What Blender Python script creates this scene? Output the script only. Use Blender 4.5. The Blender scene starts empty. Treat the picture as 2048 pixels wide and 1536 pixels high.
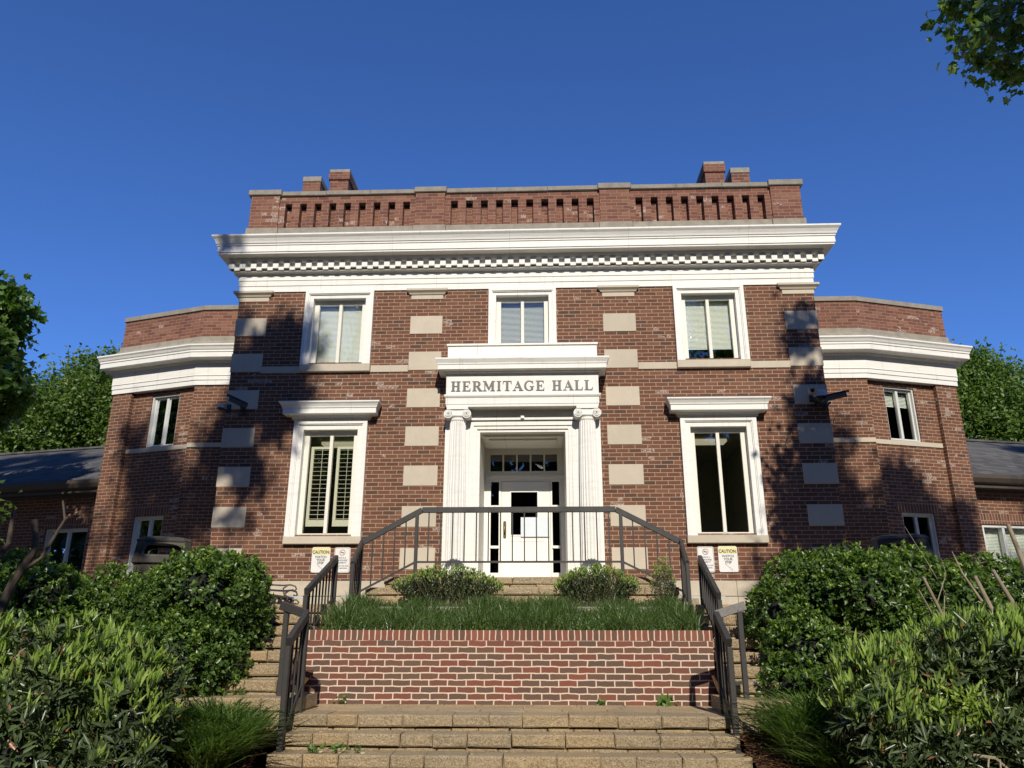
import bpy, math, random
import numpy as np
from mathutils import Matrix, Vector
R = math.radians
C = bpy.context.scene.collection
rnd = random.Random(7)
rng = np.random.default_rng(11)

# ------------------------------------------------------------------ camera
cam_d = bpy.data.cameras.new('camera'); cam = bpy.data.objects.new('camera', cam_d); C.objects.link(cam)
bpy.context.scene.camera = cam
yaw, pitch, roll = R(-2.28856), R(18.03657), R(0.1055)
CF = Vector((math.sin(yaw)*math.cos(pitch), math.cos(yaw)*math.cos(pitch), math.sin(pitch)))
cr = Vector((math.cos(yaw), -math.sin(yaw), 0)); cu = cr.cross(CF)
CR = cr*math.cos(roll)+cu*math.sin(roll); CU = cu*math.cos(roll)-cr*math.sin(roll)
CL = Vector((0.3322, -13.0, 1.6))
m = Matrix.Identity(4)
for i in range(3):
    m[i][0] = CR[i]; m[i][1] = CU[i]; m[i][2] = -CF[i]; m[i][3] = CL[i]
cam.matrix_world = m
cam_d.sensor_width = 36; cam_d.lens = 1539.75/2048*36; cam_d.clip_end = 2000; cam_d.clip_start = 0.05

# ------------------------------------------------------------------ sky and sun
SUN_EL, SUN_AZ = R(35), R(6.5)          # azimuth: how far to the right of straight behind the viewer
SD = Vector((math.sin(SUN_AZ)*math.cos(SUN_EL), -math.cos(SUN_AZ)*math.cos(SUN_EL), math.sin(SUN_EL)))   # towards the sun
w = bpy.data.worlds.new('World'); bpy.context.scene.world = w; w.use_nodes = True
nt = w.node_tree; bg = nt.nodes['Background']
sky = nt.nodes.new('ShaderNodeTexSky'); sky.sky_type = 'NISHITA'; sky.sun_disc = False
sky.sun_elevation = SUN_EL; sky.sun_rotation = math.atan2(SD.x, SD.y)
sky.altitude = 300; sky.air_density = 1.0; sky.dust_density = 0.1; sky.ozone_density = 5.0
tint = nt.nodes.new('ShaderNodeMix'); tint.data_type = 'RGBA'; tint.blend_type = 'MULTIPLY'; tint.inputs[0].default_value = 1; tint.inputs[7].default_value = (.62, .92, 1.45, 1)
nt.links.new(sky.outputs[0], tint.inputs[6]); nt.links.new(tint.outputs[2], bg.inputs[0]); bg.inputs[1].default_value = 0.092
sl = bpy.data.lights.new('sun', 'SUN'); sl.energy = 4.5; sl.angle = R(0.53); sl.color = (1, .925, .79)
so = bpy.data.objects.new('sun', sl); C.objects.link(so)
so.rotation_euler = (-SD).to_track_quat('-Z', 'Y').to_euler(); so.location = (0, -30, 30)
vs = bpy.context.scene.view_settings; vs.view_transform = 'Standard'; vs.look = 'None'; vs.exposure = 0.18; vs.gamma = 1

# ------------------------------------------------------------------ node helpers and materials
class NT:
    def __init__(s, name):
        s.m = bpy.data.materials.new(name); s.m.use_nodes = True; s.t = s.m.node_tree
        s.b = s.t.nodes['Principled BSDF']; s.out = s.t.nodes['Material Output']
    def n(s, typ, **kw):
        x = s.t.nodes.new('ShaderNode'+typ)
        for k, v in kw.items(): setattr(x, k, v)
        return x
    def put(s, sock, v):
        if isinstance(v, bpy.types.NodeSocket): s.t.links.new(v, sock)
        elif isinstance(v, (tuple, list)) and sock.type == 'RGBA' and len(v) == 3: sock.default_value = (*v, 1)
        else: sock.default_value = v
    def math(s, op, a, b=None, c=None, clamp=False):
        x = s.n('Math', operation=op); x.use_clamp = clamp
        for i, v in enumerate((a, b, c)):
            if v is not None: s.put(x.inputs[i], v)
        return x.outputs[0]
    def mix(s, f, a, b, bt='MIX'):
        x = s.n('Mix', data_type='RGBA', blend_type=bt); s.put(x.inputs[0], f); s.put(x.inputs[6], a); s.put(x.inputs[7], b)
        return x.outputs[2]
    def noise(s, vec, scale, detail=4, rough=.55, dist=0, col=False):
        x = s.n('TexNoise'); s.put(x.inputs['Vector'], vec); x.inputs['Scale'].default_value = scale
        x.inputs['Detail'].default_value = detail; x.inputs['Roughness'].default_value = rough; x.inputs['Distortion'].default_value = dist
        return x.outputs[1 if col else 0]
    def ramp(s, f, stops, const=False):
        x = s.n('ValToRGB'); s.put(x.inputs[0], f); cr_ = x.color_ramp
        if const: cr_.interpolation = 'CONSTANT'
        while len(cr_.elements) < len(stops): cr_.elements.new(.5)
        for e, (p, c) in zip(cr_.elements, stops): e.position = p; e.color = (*c, 1) if len(c) == 3 else c
        return x.outputs[0]
    def rng(s, f, a, b, c=0, d=1, smooth=False):
        x = s.n('MapRange'); x.interpolation_type = 'SMOOTHSTEP' if smooth else 'LINEAR'
        for i, v in enumerate((f, a, b, c, d)): s.put(x.inputs[i], v)
        return x.outputs[0]
    def bump(s, h, strength=.5, dist=.01):
        x = s.n('Bump'); x.inputs['Strength'].default_value = strength; x.inputs['Distance'].default_value = dist
        s.put(x.inputs['Height'], h); s.put(s.b.inputs['Normal'], x.outputs[0])
    def obj(s): return s.n('TexCoord').outputs['Object']
    def uv(s): return s.n('TexCoord').outputs['UV']
    def set(s, col=None, rough=None, spec=None, metal=None):
        if col is not None: s.put(s.b.inputs['Base Color'], col)
        if rough is not None: s.put(s.b.inputs['Roughness'], rough)
        if spec is not None: s.b.inputs['Specular IOR Level'].default_value = spec
        if metal is not None: s.b.inputs['Metallic'].default_value = metal
        return s.m

def brick_mat(name, bw, bh, mo, cols, mcol, voff=0, wob=0.0015, spots=0.0, rowshift=.5, bump=.6, mot=.35):
    s = NT(name); uv = s.uv(); sep = s.n('SeparateXYZ'); 
    nz = s.noise(uv, 9, 2, col=True)
    va = s.n('VectorMath', operation='SUBTRACT'); s.put(va.inputs[0], nz); va.inputs[1].default_value = (.5, .5, .5)
    vm = s.n('VectorMath', operation='SCALE'); s.put(vm.inputs[0], va.outputs[0]); vm.inputs['Scale'].default_value = wob*6
    vd = s.n('VectorMath', operation='ADD'); s.put(vd.inputs[0], uv); s.put(vd.inputs[1], vm.outputs[0])
    s.put(sep.inputs[0], vd.outputs[0])
    v = s.math('DIVIDE', s.math('ADD', sep.outputs[1], voff+100*bh), bh); row = s.math('FLOOR', v)
    par = s.math('MULTIPLY', s.math('MODULO', row, 2.0), rowshift)
    wn0 = s.n('TexWhiteNoise', noise_dimensions='1D'); s.put(wn0.inputs['W'], row)
    jit = s.math('MULTIPLY', wn0.outputs[0], .12)
    u = s.math('ADD', s.math('ADD', s.math('DIVIDE', s.math('ADD', sep.outputs[0], 100*bw), bw), par), jit); iu = s.math('FLOOR', u)
    fu = s.math('FRACT', u); fv = s.math('FRACT', v)
    eu = s.math('MULTIPLY', s.math('MINIMUM', fu, s.math('SUBTRACT', 1.0, fu)), bw)
    ev = s.math('MULTIPLY', s.math('MINIMUM', fv, s.math('SUBTRACT', 1.0, fv)), bh)
    e = s.math('MINIMUM', eu, ev)
    mask = s.rng(e, mo/2-.0012, mo/2+.0022, smooth=True)
    cb = s.n('CombineXYZ'); s.put(cb.inputs[0], iu); s.put(cb.inputs[1], row)
    wn = s.n('TexWhiteNoise', noise_dimensions='2D'); s.put(wn.inputs['Vector'], cb.outputs[0])
    n = len(cols); stops = [(i/n, c) for i, c in enumerate(cols)]
    bc = s.ramp(wn.outputs[0], stops, const=True)
    fine = s.noise(uv, 60, 5, .7); big = s.noise(uv, 1.3, 4, .6)
    bc = s.mix(mot, bc, s.ramp(fine, [(.25, (.25, .25, .25)), (.75, (.78, .75, .72))]), 'OVERLAY')
    bc = s.mix(s.rng(big, .4, .75, 0, .35), bc, (.17, .075, .05), 'MIX')
    grime = s.noise(uv, .7, 5, .65); bc = s.mix(s.rng(grime, .5, .8, 0, .4), bc, (.07, .04, .032))
    if spots:
        per = s.n('TexWhiteNoise', noise_dimensions='2D'); 
        va2 = s.n('VectorMath', operation='ADD'); s.put(va2.inputs[0], cb.outputs[0]); va2.inputs[1].default_value = (31.7, 12.3, 0); s.put(per.inputs['Vector'], va2.outputs[0])
        region = s.noise(uv, 1.1, 3, .6)
        thr = s.math('MULTIPLY', s.rng(region, .5, .75, 0, 1), spots)
        on = s.math('LESS_THAN', per.outputs[0], thr)
        on = s.math('MULTIPLY', on, s.rng(s.noise(uv, 30, 4, .7), .42, .6, 0, .75))
        bc = s.mix(on, bc, (.52, .44, .38))
    mc = s.mix(s.noise(uv, 8, 3), mcol, tuple(x*.72 for x in mcol))
    col = s.mix(mask, mc, bc)
    h = s.math('ADD', mask, s.math('MULTIPLY', fine, .35)); s.bump(h, bump, .006)
    return s.set(col, .88, .25)

BR = [(0.1339, 0.057, 0.0339), (0.1517, 0.0699, 0.0407), (0.1205, 0.0515, 0.0322), (0.1696, 0.0828, 0.0491), (0.1053, 0.0497, 0.0322), (0.141, 0.0607, 0.0364), (0.1249, 0.0534, 0.0322), (0.1606, 0.0754, 0.0449), (0.0803, 0.0478, 0.0339), (0.1445, 0.0644, 0.0389), (0.1294, 0.057, 0.0347), (0.1383, 0.0644, 0.0381)]
M = {}
M['brick'] = brick_mat('facade_brick', .215, .07, .0105, BR, (.41, .295, .21), voff=-7.166, spots=.28, mot=.55)
M['brick_light'] = brick_mat('parapet_brick', .215, .07, .008, [(.19,.085,.058),(.155,.064,.045),(.225,.108,.074),(.13,.055,.042),(.18,.077,.053)], (.33, .235, .17), voff=-9.04, spots=.4, mot=.55)
M['brick_soldier'] = brick_mat('soldier_brick', .07, .215, .010, BR, (.42, .30, .23), rowshift=0)
M['planter_brick'] = brick_mat('planter_brick', .203, .0685, .0118, [(.175,.064,.047),(.125,.078,.058),(.155,.062,.046),(.11,.072,.055),(.19,.068,.050),(.14,.072,.052),(.10,.066,.051),(.15,.064,.047),(.125,.07,.052)], (.68, .55, .43), voff=-1.54, wob=.0035, mot=.15, bump=.4)
M['planter_cap'] = brick_mat('planter_rowlock', .0675, .4, .011, [(.20,.075,.054),(.14,.075,.055),(.18,.068,.05),(.12,.068,.052),(.22,.085,.06)], (.68, .55, .43), voff=.2, wob=.003, rowshift=0, mot=.15, bump=.4)

def white(name, c=(.74,.73,.69), grime=.42, streak=True):
    s = NT(name); o = s.obj()
    mp = s.n('Mapping'); s.put(mp.inputs[0], o); mp.inputs['Scale'].default_value = (1.2, 1.2, 9)
    a = s.noise(mp.outputs[0], 2.0, 6, .65); b = s.noise(o, 18, 5, .7)
    col = s.mix(s.rng(a, .48, .8, 0, grime), c, (.50,.48,.43)); col = s.mix(s.rng(b, .64, .74, 0, grime*1.2), col, (.42,.40,.36))
    sx_ = s.n('SeparateXYZ'); s.put(sx_.inputs[0], o); oi = s.n('ObjectInfo').outputs['Random']
    sm = s.math('LESS_THAN', s.math('ABSOLUTE', s.math('SUBTRACT', s.math('FRACT', s.math('ADD', s.math('DIVIDE', sx_.outputs[0], 2.17), oi)), .5)), .0022)
    col = s.mix(s.math('MULTIPLY', sm, .32), col, (.22,.20,.17))
    dr = s.n('Mapping'); s.put(dr.inputs[0], o); dr.inputs['Scale'].default_value = (9, 9, .5); dn = s.noise(dr.outputs[0], 1.5, 5, .65); col = s.mix(s.rng(dn, .55, .78, 0, grime), col, (.46,.42,.35))
    s.bump(s.math('ADD', a, s.math('MULTIPLY', b, .4)), .3, .012)
    return s.set(col, .55, .3)
M['white'] = white('white_trim_paint')
M['cream'] = white('cream_window_paint', (.70,.68,.60), .12)
M['offwhite'] = white('door_white_paint', (.76,.75,.70), .1)

def stone(name, c1, c2, scale=3, br=.6, bs=.25):
    s = NT(name); o = s.obj(); a = s.noise(o, scale, 6, .65); b = s.noise(o, 90, 3, .6)
    mp = s.n('Mapping'); s.put(mp.inputs[0], o); mp.inputs['Scale'].default_value = (1, 1, .3)
    st = s.noise(mp.outputs[0], 7, 5, .6)
    col = s.mix(s.rng(a, .3, .75), c1, c2); col = s.mix(s.rng(st, .55, .8, 0, .35), col, tuple(x*.6 for x in c2)); col = s.mix(s.rng(b, .3, .8, 0, .3), col, tuple(x*.7 for x in c1))
    oi = s.n('ObjectInfo').outputs['Random']; col = s.mix(s.math('MULTIPLY', oi, .28), col, tuple(x*.72 for x in c2)); mp2 = s.n('Mapping'); s.put(mp2.inputs[0], o); mp2.inputs['Scale'].default_value = (.8, 1, 5); gr = s.noise(mp2.outputs[0], 4, 6, .7); col = s.mix(s.rng(gr, .5, .75, 0, .3), col, tuple(x*.7 for x in c1))
    s.bump(b, bs, .004); return s.set(col, .85, .25)
M['limestone'] = stone('limestone', (.57,.50,.395), (.49,.43,.34))
M['coping'] = stone('weathered_coping_stone', (.36,.325,.26), (.19,.175,.15), 6)
M['base_stone'] = stone('base_stone', (.56,.50,.385), (.44,.38,.29), 4)
M['flashing'] = stone('brown_flashing', (.15,.10,.08), (.10,.07,.06), 5)
M['lead'] = stone('grey_flashing', (.13,.125,.12), (.09,.085,.08), 5)

def split_block(name='split_face_block', tint=(1,1,1)):
    s = NT(name); o = s.obj(); uv = s.uv(); sep = s.n('SeparateXYZ'); s.put(sep.inputs[0], uv)
    big = s.noise(o, 2.2, 4, .6); g = s.noise(o, 75, 5, .75); med = s.noise(o, 14, 5, .7)
    oi = s.n('ObjectInfo').outputs['Random']; gi = s.n('NewGeometry').outputs['Random Per Island']
    c = lambda a: tuple(x*y for x, y in zip(a, tint))
    col = s.ramp(gi, [(0, c((.47,.345,.20))), (.25, c((.54,.42,.26))), (.5, c((.42,.33,.22))), (.75, c((.50,.365,.21))), (1, c((.45,.365,.25)))])
    col = s.mix(s.rng(big, .45, .75, 0, .55), col, c((.25,.21,.155))); 
    col = s.mix(s.rng(med, .35, .7, 0, .4), col, c((.52,.40,.24)))
    col = s.mix(.6, col, s.ramp(g, [(.36, (.10,.10,.10)), (.64, (.88,.88,.86))]), 'OVERLAY')
    h = s.math('ADD', g, s.math('MULTIPLY', med, 1.5)); s.bump(h, 1.0, .028)
    return s.set(col, .95, .15)
M['block'] = split_block(); M['blocktop'] = split_block('concrete_tread', (1.22, 1.2, 1.16))

def simple(name, c, rough=.5, metal=0, spec=.5, var=.25, scale=20, bs=.1):
    s = NT(name); o = s.obj(); a = s.noise(o, scale, 5, .6)
    col = s.mix(s.rng(a, .3, .75), c, tuple(x*(1-var) for x in c)); s.bump(a, bs, .003)
    return s.set(col, rough, spec, metal)
def rail_mat():
    s = NT('bronze_rail_paint'); o = s.obj(); a = s.noise(o, 5, 6, .7); b = s.noise(o, 45, 5, .7)
    col = s.mix(s.rng(a, .4, .7), (.042,.039,.037), (.028,.026,.025)); col = s.mix(s.rng(b, .62, .72, 0, .6), col, (.11,.105,.10))
    s.bump(b, .15, .003); return s.set(col, s.rng(a, .3, .8, .42, .68), .4)
M['rail'] = rail_mat()
M['raillit'] = simple('sunlit_rail_paint', (.20,.19,.18), .55, var=.4, scale=30)  # paler copy of the rail paint, carries the sunlight on the right arm
M['letter'] = simple('grey_letter_metal', (.10,.097,.097), .5, var=.15)
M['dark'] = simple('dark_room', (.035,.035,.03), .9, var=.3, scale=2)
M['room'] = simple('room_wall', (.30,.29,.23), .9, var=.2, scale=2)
M['brass'] = simple('aged_brass', (.18,.13,.06), .35, metal=.8)
M['black'] = simple('black_plastic', (.02,.02,.022), .4)
M['camgrey'] = simple('camera_housing_grey', (.50,.50,.50), .45)
M['camdark'] = simple('camera_bracket_dark', (.045,.05,.06), .4)
M['bin'] = simple('bin_plastic', (.06,.053,.04), .65, var=.35, scale=7)  # bin colours darkened to carry the shade the bins stand in
M['bin2'] = simple('bin_pebble_panel', (.08,.07,.052), .9, var=.5, scale=60, bs=.5)
M['iron'] = simple('bench_iron', (.10,.075,.062), .5, metal=.3)
M['wood'] = simple('bench_slat', (.10,.085,.07), .6)
M['glare'] = simple('door_glare', (.62,.68,.74), .4, var=.05)  # pale blue that stands for light reflected on the door
M['blind'] = simple('window_blind', (.84,.86,.82), .6, var=.06)
M['shutter'] = simple('louvre_blind', (.72,.69,.56), .55, var=.06)
M['signwhite'] = simple('sign_white', (.72,.71,.68), .35, var=.08)
M['signyellow'] = simple('sign_faded_yellow', (.74,.68,.36), .4, var=.1)
M['signblack'] = simple('sign_black_print', (.04,.04,.045), .5)
M['signgrey'] = simple('sign_grey_print', (.14,.14,.15), .5)
M['signred'] = simple('sign_faded_red', (.35,.045,.06), .5)
M['soffitdark'] = simple('brown_eave_paint', (.07,.055,.042), .6)
M['fixture'] = simple('ceiling_panel', (.75,.70,.50), .6)
_f = NT('lit_ceiling_panel'); _f.set((.8,.75,.55), .6); _f.b.inputs['Emission Color'].default_value = (1,.9,.6,1); _f.b.inputs['Emission Strength'].default_value = .35; M['fixture'] = _f.m
M['leaffall'] = simple('dry_leaf', (.42,.36,.20), .8, var=.4)
M['winwhite'] = simple('aluminium_window', (.60,.61,.58), .4, var=.08)

def glass():
    s = NT('window_glass'); nt_ = s.t; nt_.nodes.remove(s.b)
    tr = s.n('BsdfTransparent'); tr.inputs[0].default_value = (.90,.93,.90,1)
    gl = s.n('BsdfGlossy'); gl.inputs['Roughness'].default_value = .012; gl.inputs[0].default_value = (.95,.97,1,1)
    o = s.obj(); nz = s.noise(o, 1.3, 2, .5); bp_ = s.n('Bump'); bp_.inputs['Strength'].default_value = .06; bp_.inputs['Distance'].default_value = .05
    s.put(bp_.inputs['Height'], nz); s.put(gl.inputs['Normal'], bp_.outputs[0])
    fr = s.n('Fresnel'); fr.inputs[0].default_value = 1.5
    f = s.math('ADD', s.math('MULTIPLY', fr.outputs[0], 1.6), .05, clamp=True)
    mx = s.n('MixShader'); s.put(mx.inputs[0], f); s.put(mx.inputs[1], tr.outputs[0]); s.put(mx.inputs[2], gl.outputs[0])
    s.put(s.out.inputs[0], mx.outputs[0]); return s.m
M['glass'] = glass()

def leafmat(name, cols, rough=.4, trans=.3, spec=.5, clump=1.5, dead=0, tcol=1.6):
    s = NT(name); gi = s.n('NewGeometry').outputs['Random Per Island']; o = s.obj()
    n = len(cols); col = s.ramp(gi, [(i/(n-1), c) for i, c in enumerate(cols)])
    cl = s.noise(o, clump, 3, .6)
    col = s.mix(s.rng(cl, .35, .7, 0, .5), col, tuple(x*.75 for x in cols[0]))
    if dead: 
        wn = s.n('TexWhiteNoise', noise_dimensions='1D'); s.put(wn.inputs['W'], s.math('MULTIPLY', gi, 917.3))
        col = s.mix(s.math('LESS_THAN', wn.outputs[0], dead), col, (.26,.12,.06))
    s.set(col, rough, spec)
    t = s.n('BsdfTranslucent'); tc = s.mix(1.0, col, (1.5*tcol/1.6, 1.7*tcol/1.6, .55), 'MULTIPLY'); s.put(t.inputs[0], tc)
    mx = s.n('MixShader'); mx.inputs[0].default_value = trans; s.put(mx.inputs[1], s.b.outputs[0]); s.put(mx.inputs[2], t.outputs[0])
    s.put(s.out.inputs[0], mx.outputs[0]); return s.m
M['hedge_leaf'] = leafmat('holly_leaf', [(0.0569, 0.1058, 0.0215), (0.0932, 0.161, 0.0351), (0.0725, 0.1334, 0.0293), (0.1604, 0.2346, 0.0567)], .36, .32, .5)
M['hedge_shoot'] = leafmat('holly_new_leaf', [(0.2142, 0.3143, 0.054), (0.2898, 0.3958, 0.0756), (0.1764, 0.2677, 0.0486)], .3, .42, .5)
M['laurel_leaf'] = leafmat('laurel_leaf', [(0.0486, 0.0758, 0.0292), (0.0827, 0.1166, 0.0467), (0.0632, 0.0875, 0.0408), (0.1069, 0.1507, 0.0535)], .33, .22, .5, dead=.02)
M['laurel_shoot'] = leafmat('laurel_new_shoot', [(0.3136, 0.4271, 0.1008), (0.4032, 0.5104, 0.1456), (0.2464, 0.3646, 0.084)], .38, .48, .4)
M['lime_leaf'] = leafmat('lime_leaf', [(.28,.38,.06),(.36,.45,.08)], .45, .4, .4)
M['grass'] = leafmat('lilyturf_blade', [(0.0935, 0.1594, 0.0478), (0.152, 0.2338, 0.0691), (0.1169, 0.1913, 0.0531), (0.2805, 0.3506, 0.1275)], .3, .35, .6, 3)
M['grass2'] = leafmat('planter_grass_blade', [(0.0762, 0.1334, 0.0413), (0.1245, 0.1878, 0.0601), (0.0968, 0.1576, 0.0501), (0.1936, 0.2546, 0.0814)], .36, .35, .5, 3)
M['weed'] = leafmat('weed_leaf', [(.10,.18,.04),(.15,.25,.06)], .5, .35, .4)
M['tree_leaf'] = leafmat('tree_leaf', [(0.085, 0.1445, 0.0298), (0.136, 0.2125, 0.0467), (0.1785, 0.2635, 0.0638), (0.102, 0.17, 0.034)], .42, .42, .45, .6)
M['tree_leaf_near'] = leafmat('maple_leaf', [(0.0625, 0.125, 0.025), (0.1063, 0.1938, 0.04), (0.15, 0.25, 0.0562)], .4, .4, .45, .8)
M['wood_leaf'] = leafmat('woodland_leaf', [(.018,.032,.012),(.03,.05,.016),(.045,.07,.022)], .6, .2, .3, .3)
M['poplar_leaf'] = leafmat('poplar_leaf', [(0.0781, 0.1406, 0.0344), (0.1406, 0.2265, 0.0548), (0.25, 0.3438, 0.0938)], .36, .35, .5, 1.0)
M['bark'] = simple('bark', (.10,.075,.055), .9, var=.5, scale=12, bs=.8)
M['smoothbark'] = simple('crape_myrtle_bark', (.34,.28,.19), .8, var=.6, scale=14, bs=.6)
M['twig'] = simple('dead_twig', (.15,.11,.08), .9, var=.4)

def mulch():
    s = NT('pine_straw_mulch'); o = s.obj()
    mp = s.n('Mapping'); s.put(mp.inputs[0], o); mp.inputs['Scale'].default_value = (1, 3, 1); mp.inputs['Rotation'].default_value = (0, 0, .6)
    a = s.noise(mp.outputs[0], 30, 6, .75, 1.5); b = s.noise(o, 3, 4, .6)
    col = s.ramp(a, [(.3, (.035,.018,.012)), (.5, (.13,.065,.035)), (.62, (.24,.13,.07)), (.75, (.34,.21,.12))])
    col = s.mix(s.rng(b, .4, .7, 0, .5), col, (.07,.045,.03)); s.bump(a, 1, .03); return s.set(col, .95, .1)
M['mulch'] = mulch()
def shingle():
    s = NT('asphalt_shingle'); uv = s.uv(); sep = s.n('SeparateXYZ'); s.put(sep.inputs[0], uv)
    v = s.math('DIVIDE', s.math('ADD', sep.outputs[1], 50), .14); row = s.math('FLOOR', v)
    u = s.math('ADD', s.math('DIVIDE', s.math('ADD', sep.outputs[0], 90), .22), s.math('MULTIPLY', row, .37)); cb = s.n('CombineXYZ'); s.put(cb.inputs[0], s.math('FLOOR', u)); s.put(cb.inputs[1], row)
    wn = s.n('TexWhiteNoise', noise_dimensions='2D'); s.put(wn.inputs['Vector'], cb.outputs[0])
    col = s.ramp(wn.outputs[0], [(0, (.065,.065,.067)), (.5, (.09,.088,.088)), (1, (.12,.117,.112))])
    ed = s.rng(s.math('FRACT', v), 0, .18); col = s.mix(ed, (.04,.04,.042), col); g = s.noise(s.obj(), 120, 3); col = s.mix(.4, col, s.ramp(g, [(.3,(.2,.2,.2)),(.7,(.8,.8,.8))]), 'OVERLAY')
    s.bump(s.math('ADD', ed, s.math('MULTIPLY', g, .4)), .5, .01); return s.set(col, .92, .15)
M['shingle'] = shingle()
def paving():
    s = NT('concrete_paving'); o = s.obj(); a = s.noise(o, 3, 6, .6); b = s.noise(o, 80, 4, .7)
    col = s.mix(s.rng(a, .3, .7), (.36,.33,.28), (.25,.23,.19)); col = s.mix(s.rng(b, .3, .8, 0, .5), col, (.18,.165,.14)); s.bump(b, .4, .004); return s.set(col, .92, .2)
M['paving'] = paving()

# ------------------------------------------------------------------ mesh helpers
def tag(o, label=None, cat=None, group=None, kind=None):
    if label: o['label'] = label
    if cat: o['category'] = cat
    if group: o['group'] = group
    if kind: o['kind'] = kind
    return o
def link(name, me, mat, parent=None):
    o = bpy.data.objects.new(name, me); C.objects.link(o)
    if mat is not None: me.materials.append(mat)
    if parent is not None:
        o.parent = parent
        pm = Matrix.Identity(4); p = parent
        while p is not None: pm = p.matrix_basis @ p.matrix_parent_inverse @ pm if False else pm; p = p.parent
    return o
def empty(name, label, cat, group=None):
    o = bpy.data.objects.new(name, None); C.objects.link(o); o.empty_display_size = .3
    return tag(o, label, cat, group)
def boxuv(me):
    uvl = me.uv_layers.new(name='UVMap')
    for p in me.polygons:
        n = p.normal
        if abs(n.z) > .75: T = Vector((1, 0, 0)); B = Vector((0, 1, 0))
        else:
            T = Vector((-n.y, n.x, 0)).normalized()
            if T.x < -1e-4 or (abs(T.x) < 1e-4 and T.y < 0): T = -T
            B = Vector((0, 0, 1))
            if abs(n.z) > .15: B = n.cross(T); B = B if B.z > 0 else -B
        for li in p.loop_indices:
            co = me.vertices[me.loops[li].vertex_index].co
            uvl.data[li].uv = (co.dot(T), co.dot(B))
class Fr:
    """A wall frame: u along the wall, z up, d outward."""
    def __init__(s, x=0, y=0, ang=0, mir=1): s.x, s.y, s.a, s.mir = x, y, R(ang), mir
    def P(s, u, z, d=0):
        x = s.x+math.cos(s.a)*u+math.sin(s.a)*d; y = s.y+math.sin(s.a)*u-math.cos(s.a)*d
        return (x*s.mir, y, z)
W0 = Fr()
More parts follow.
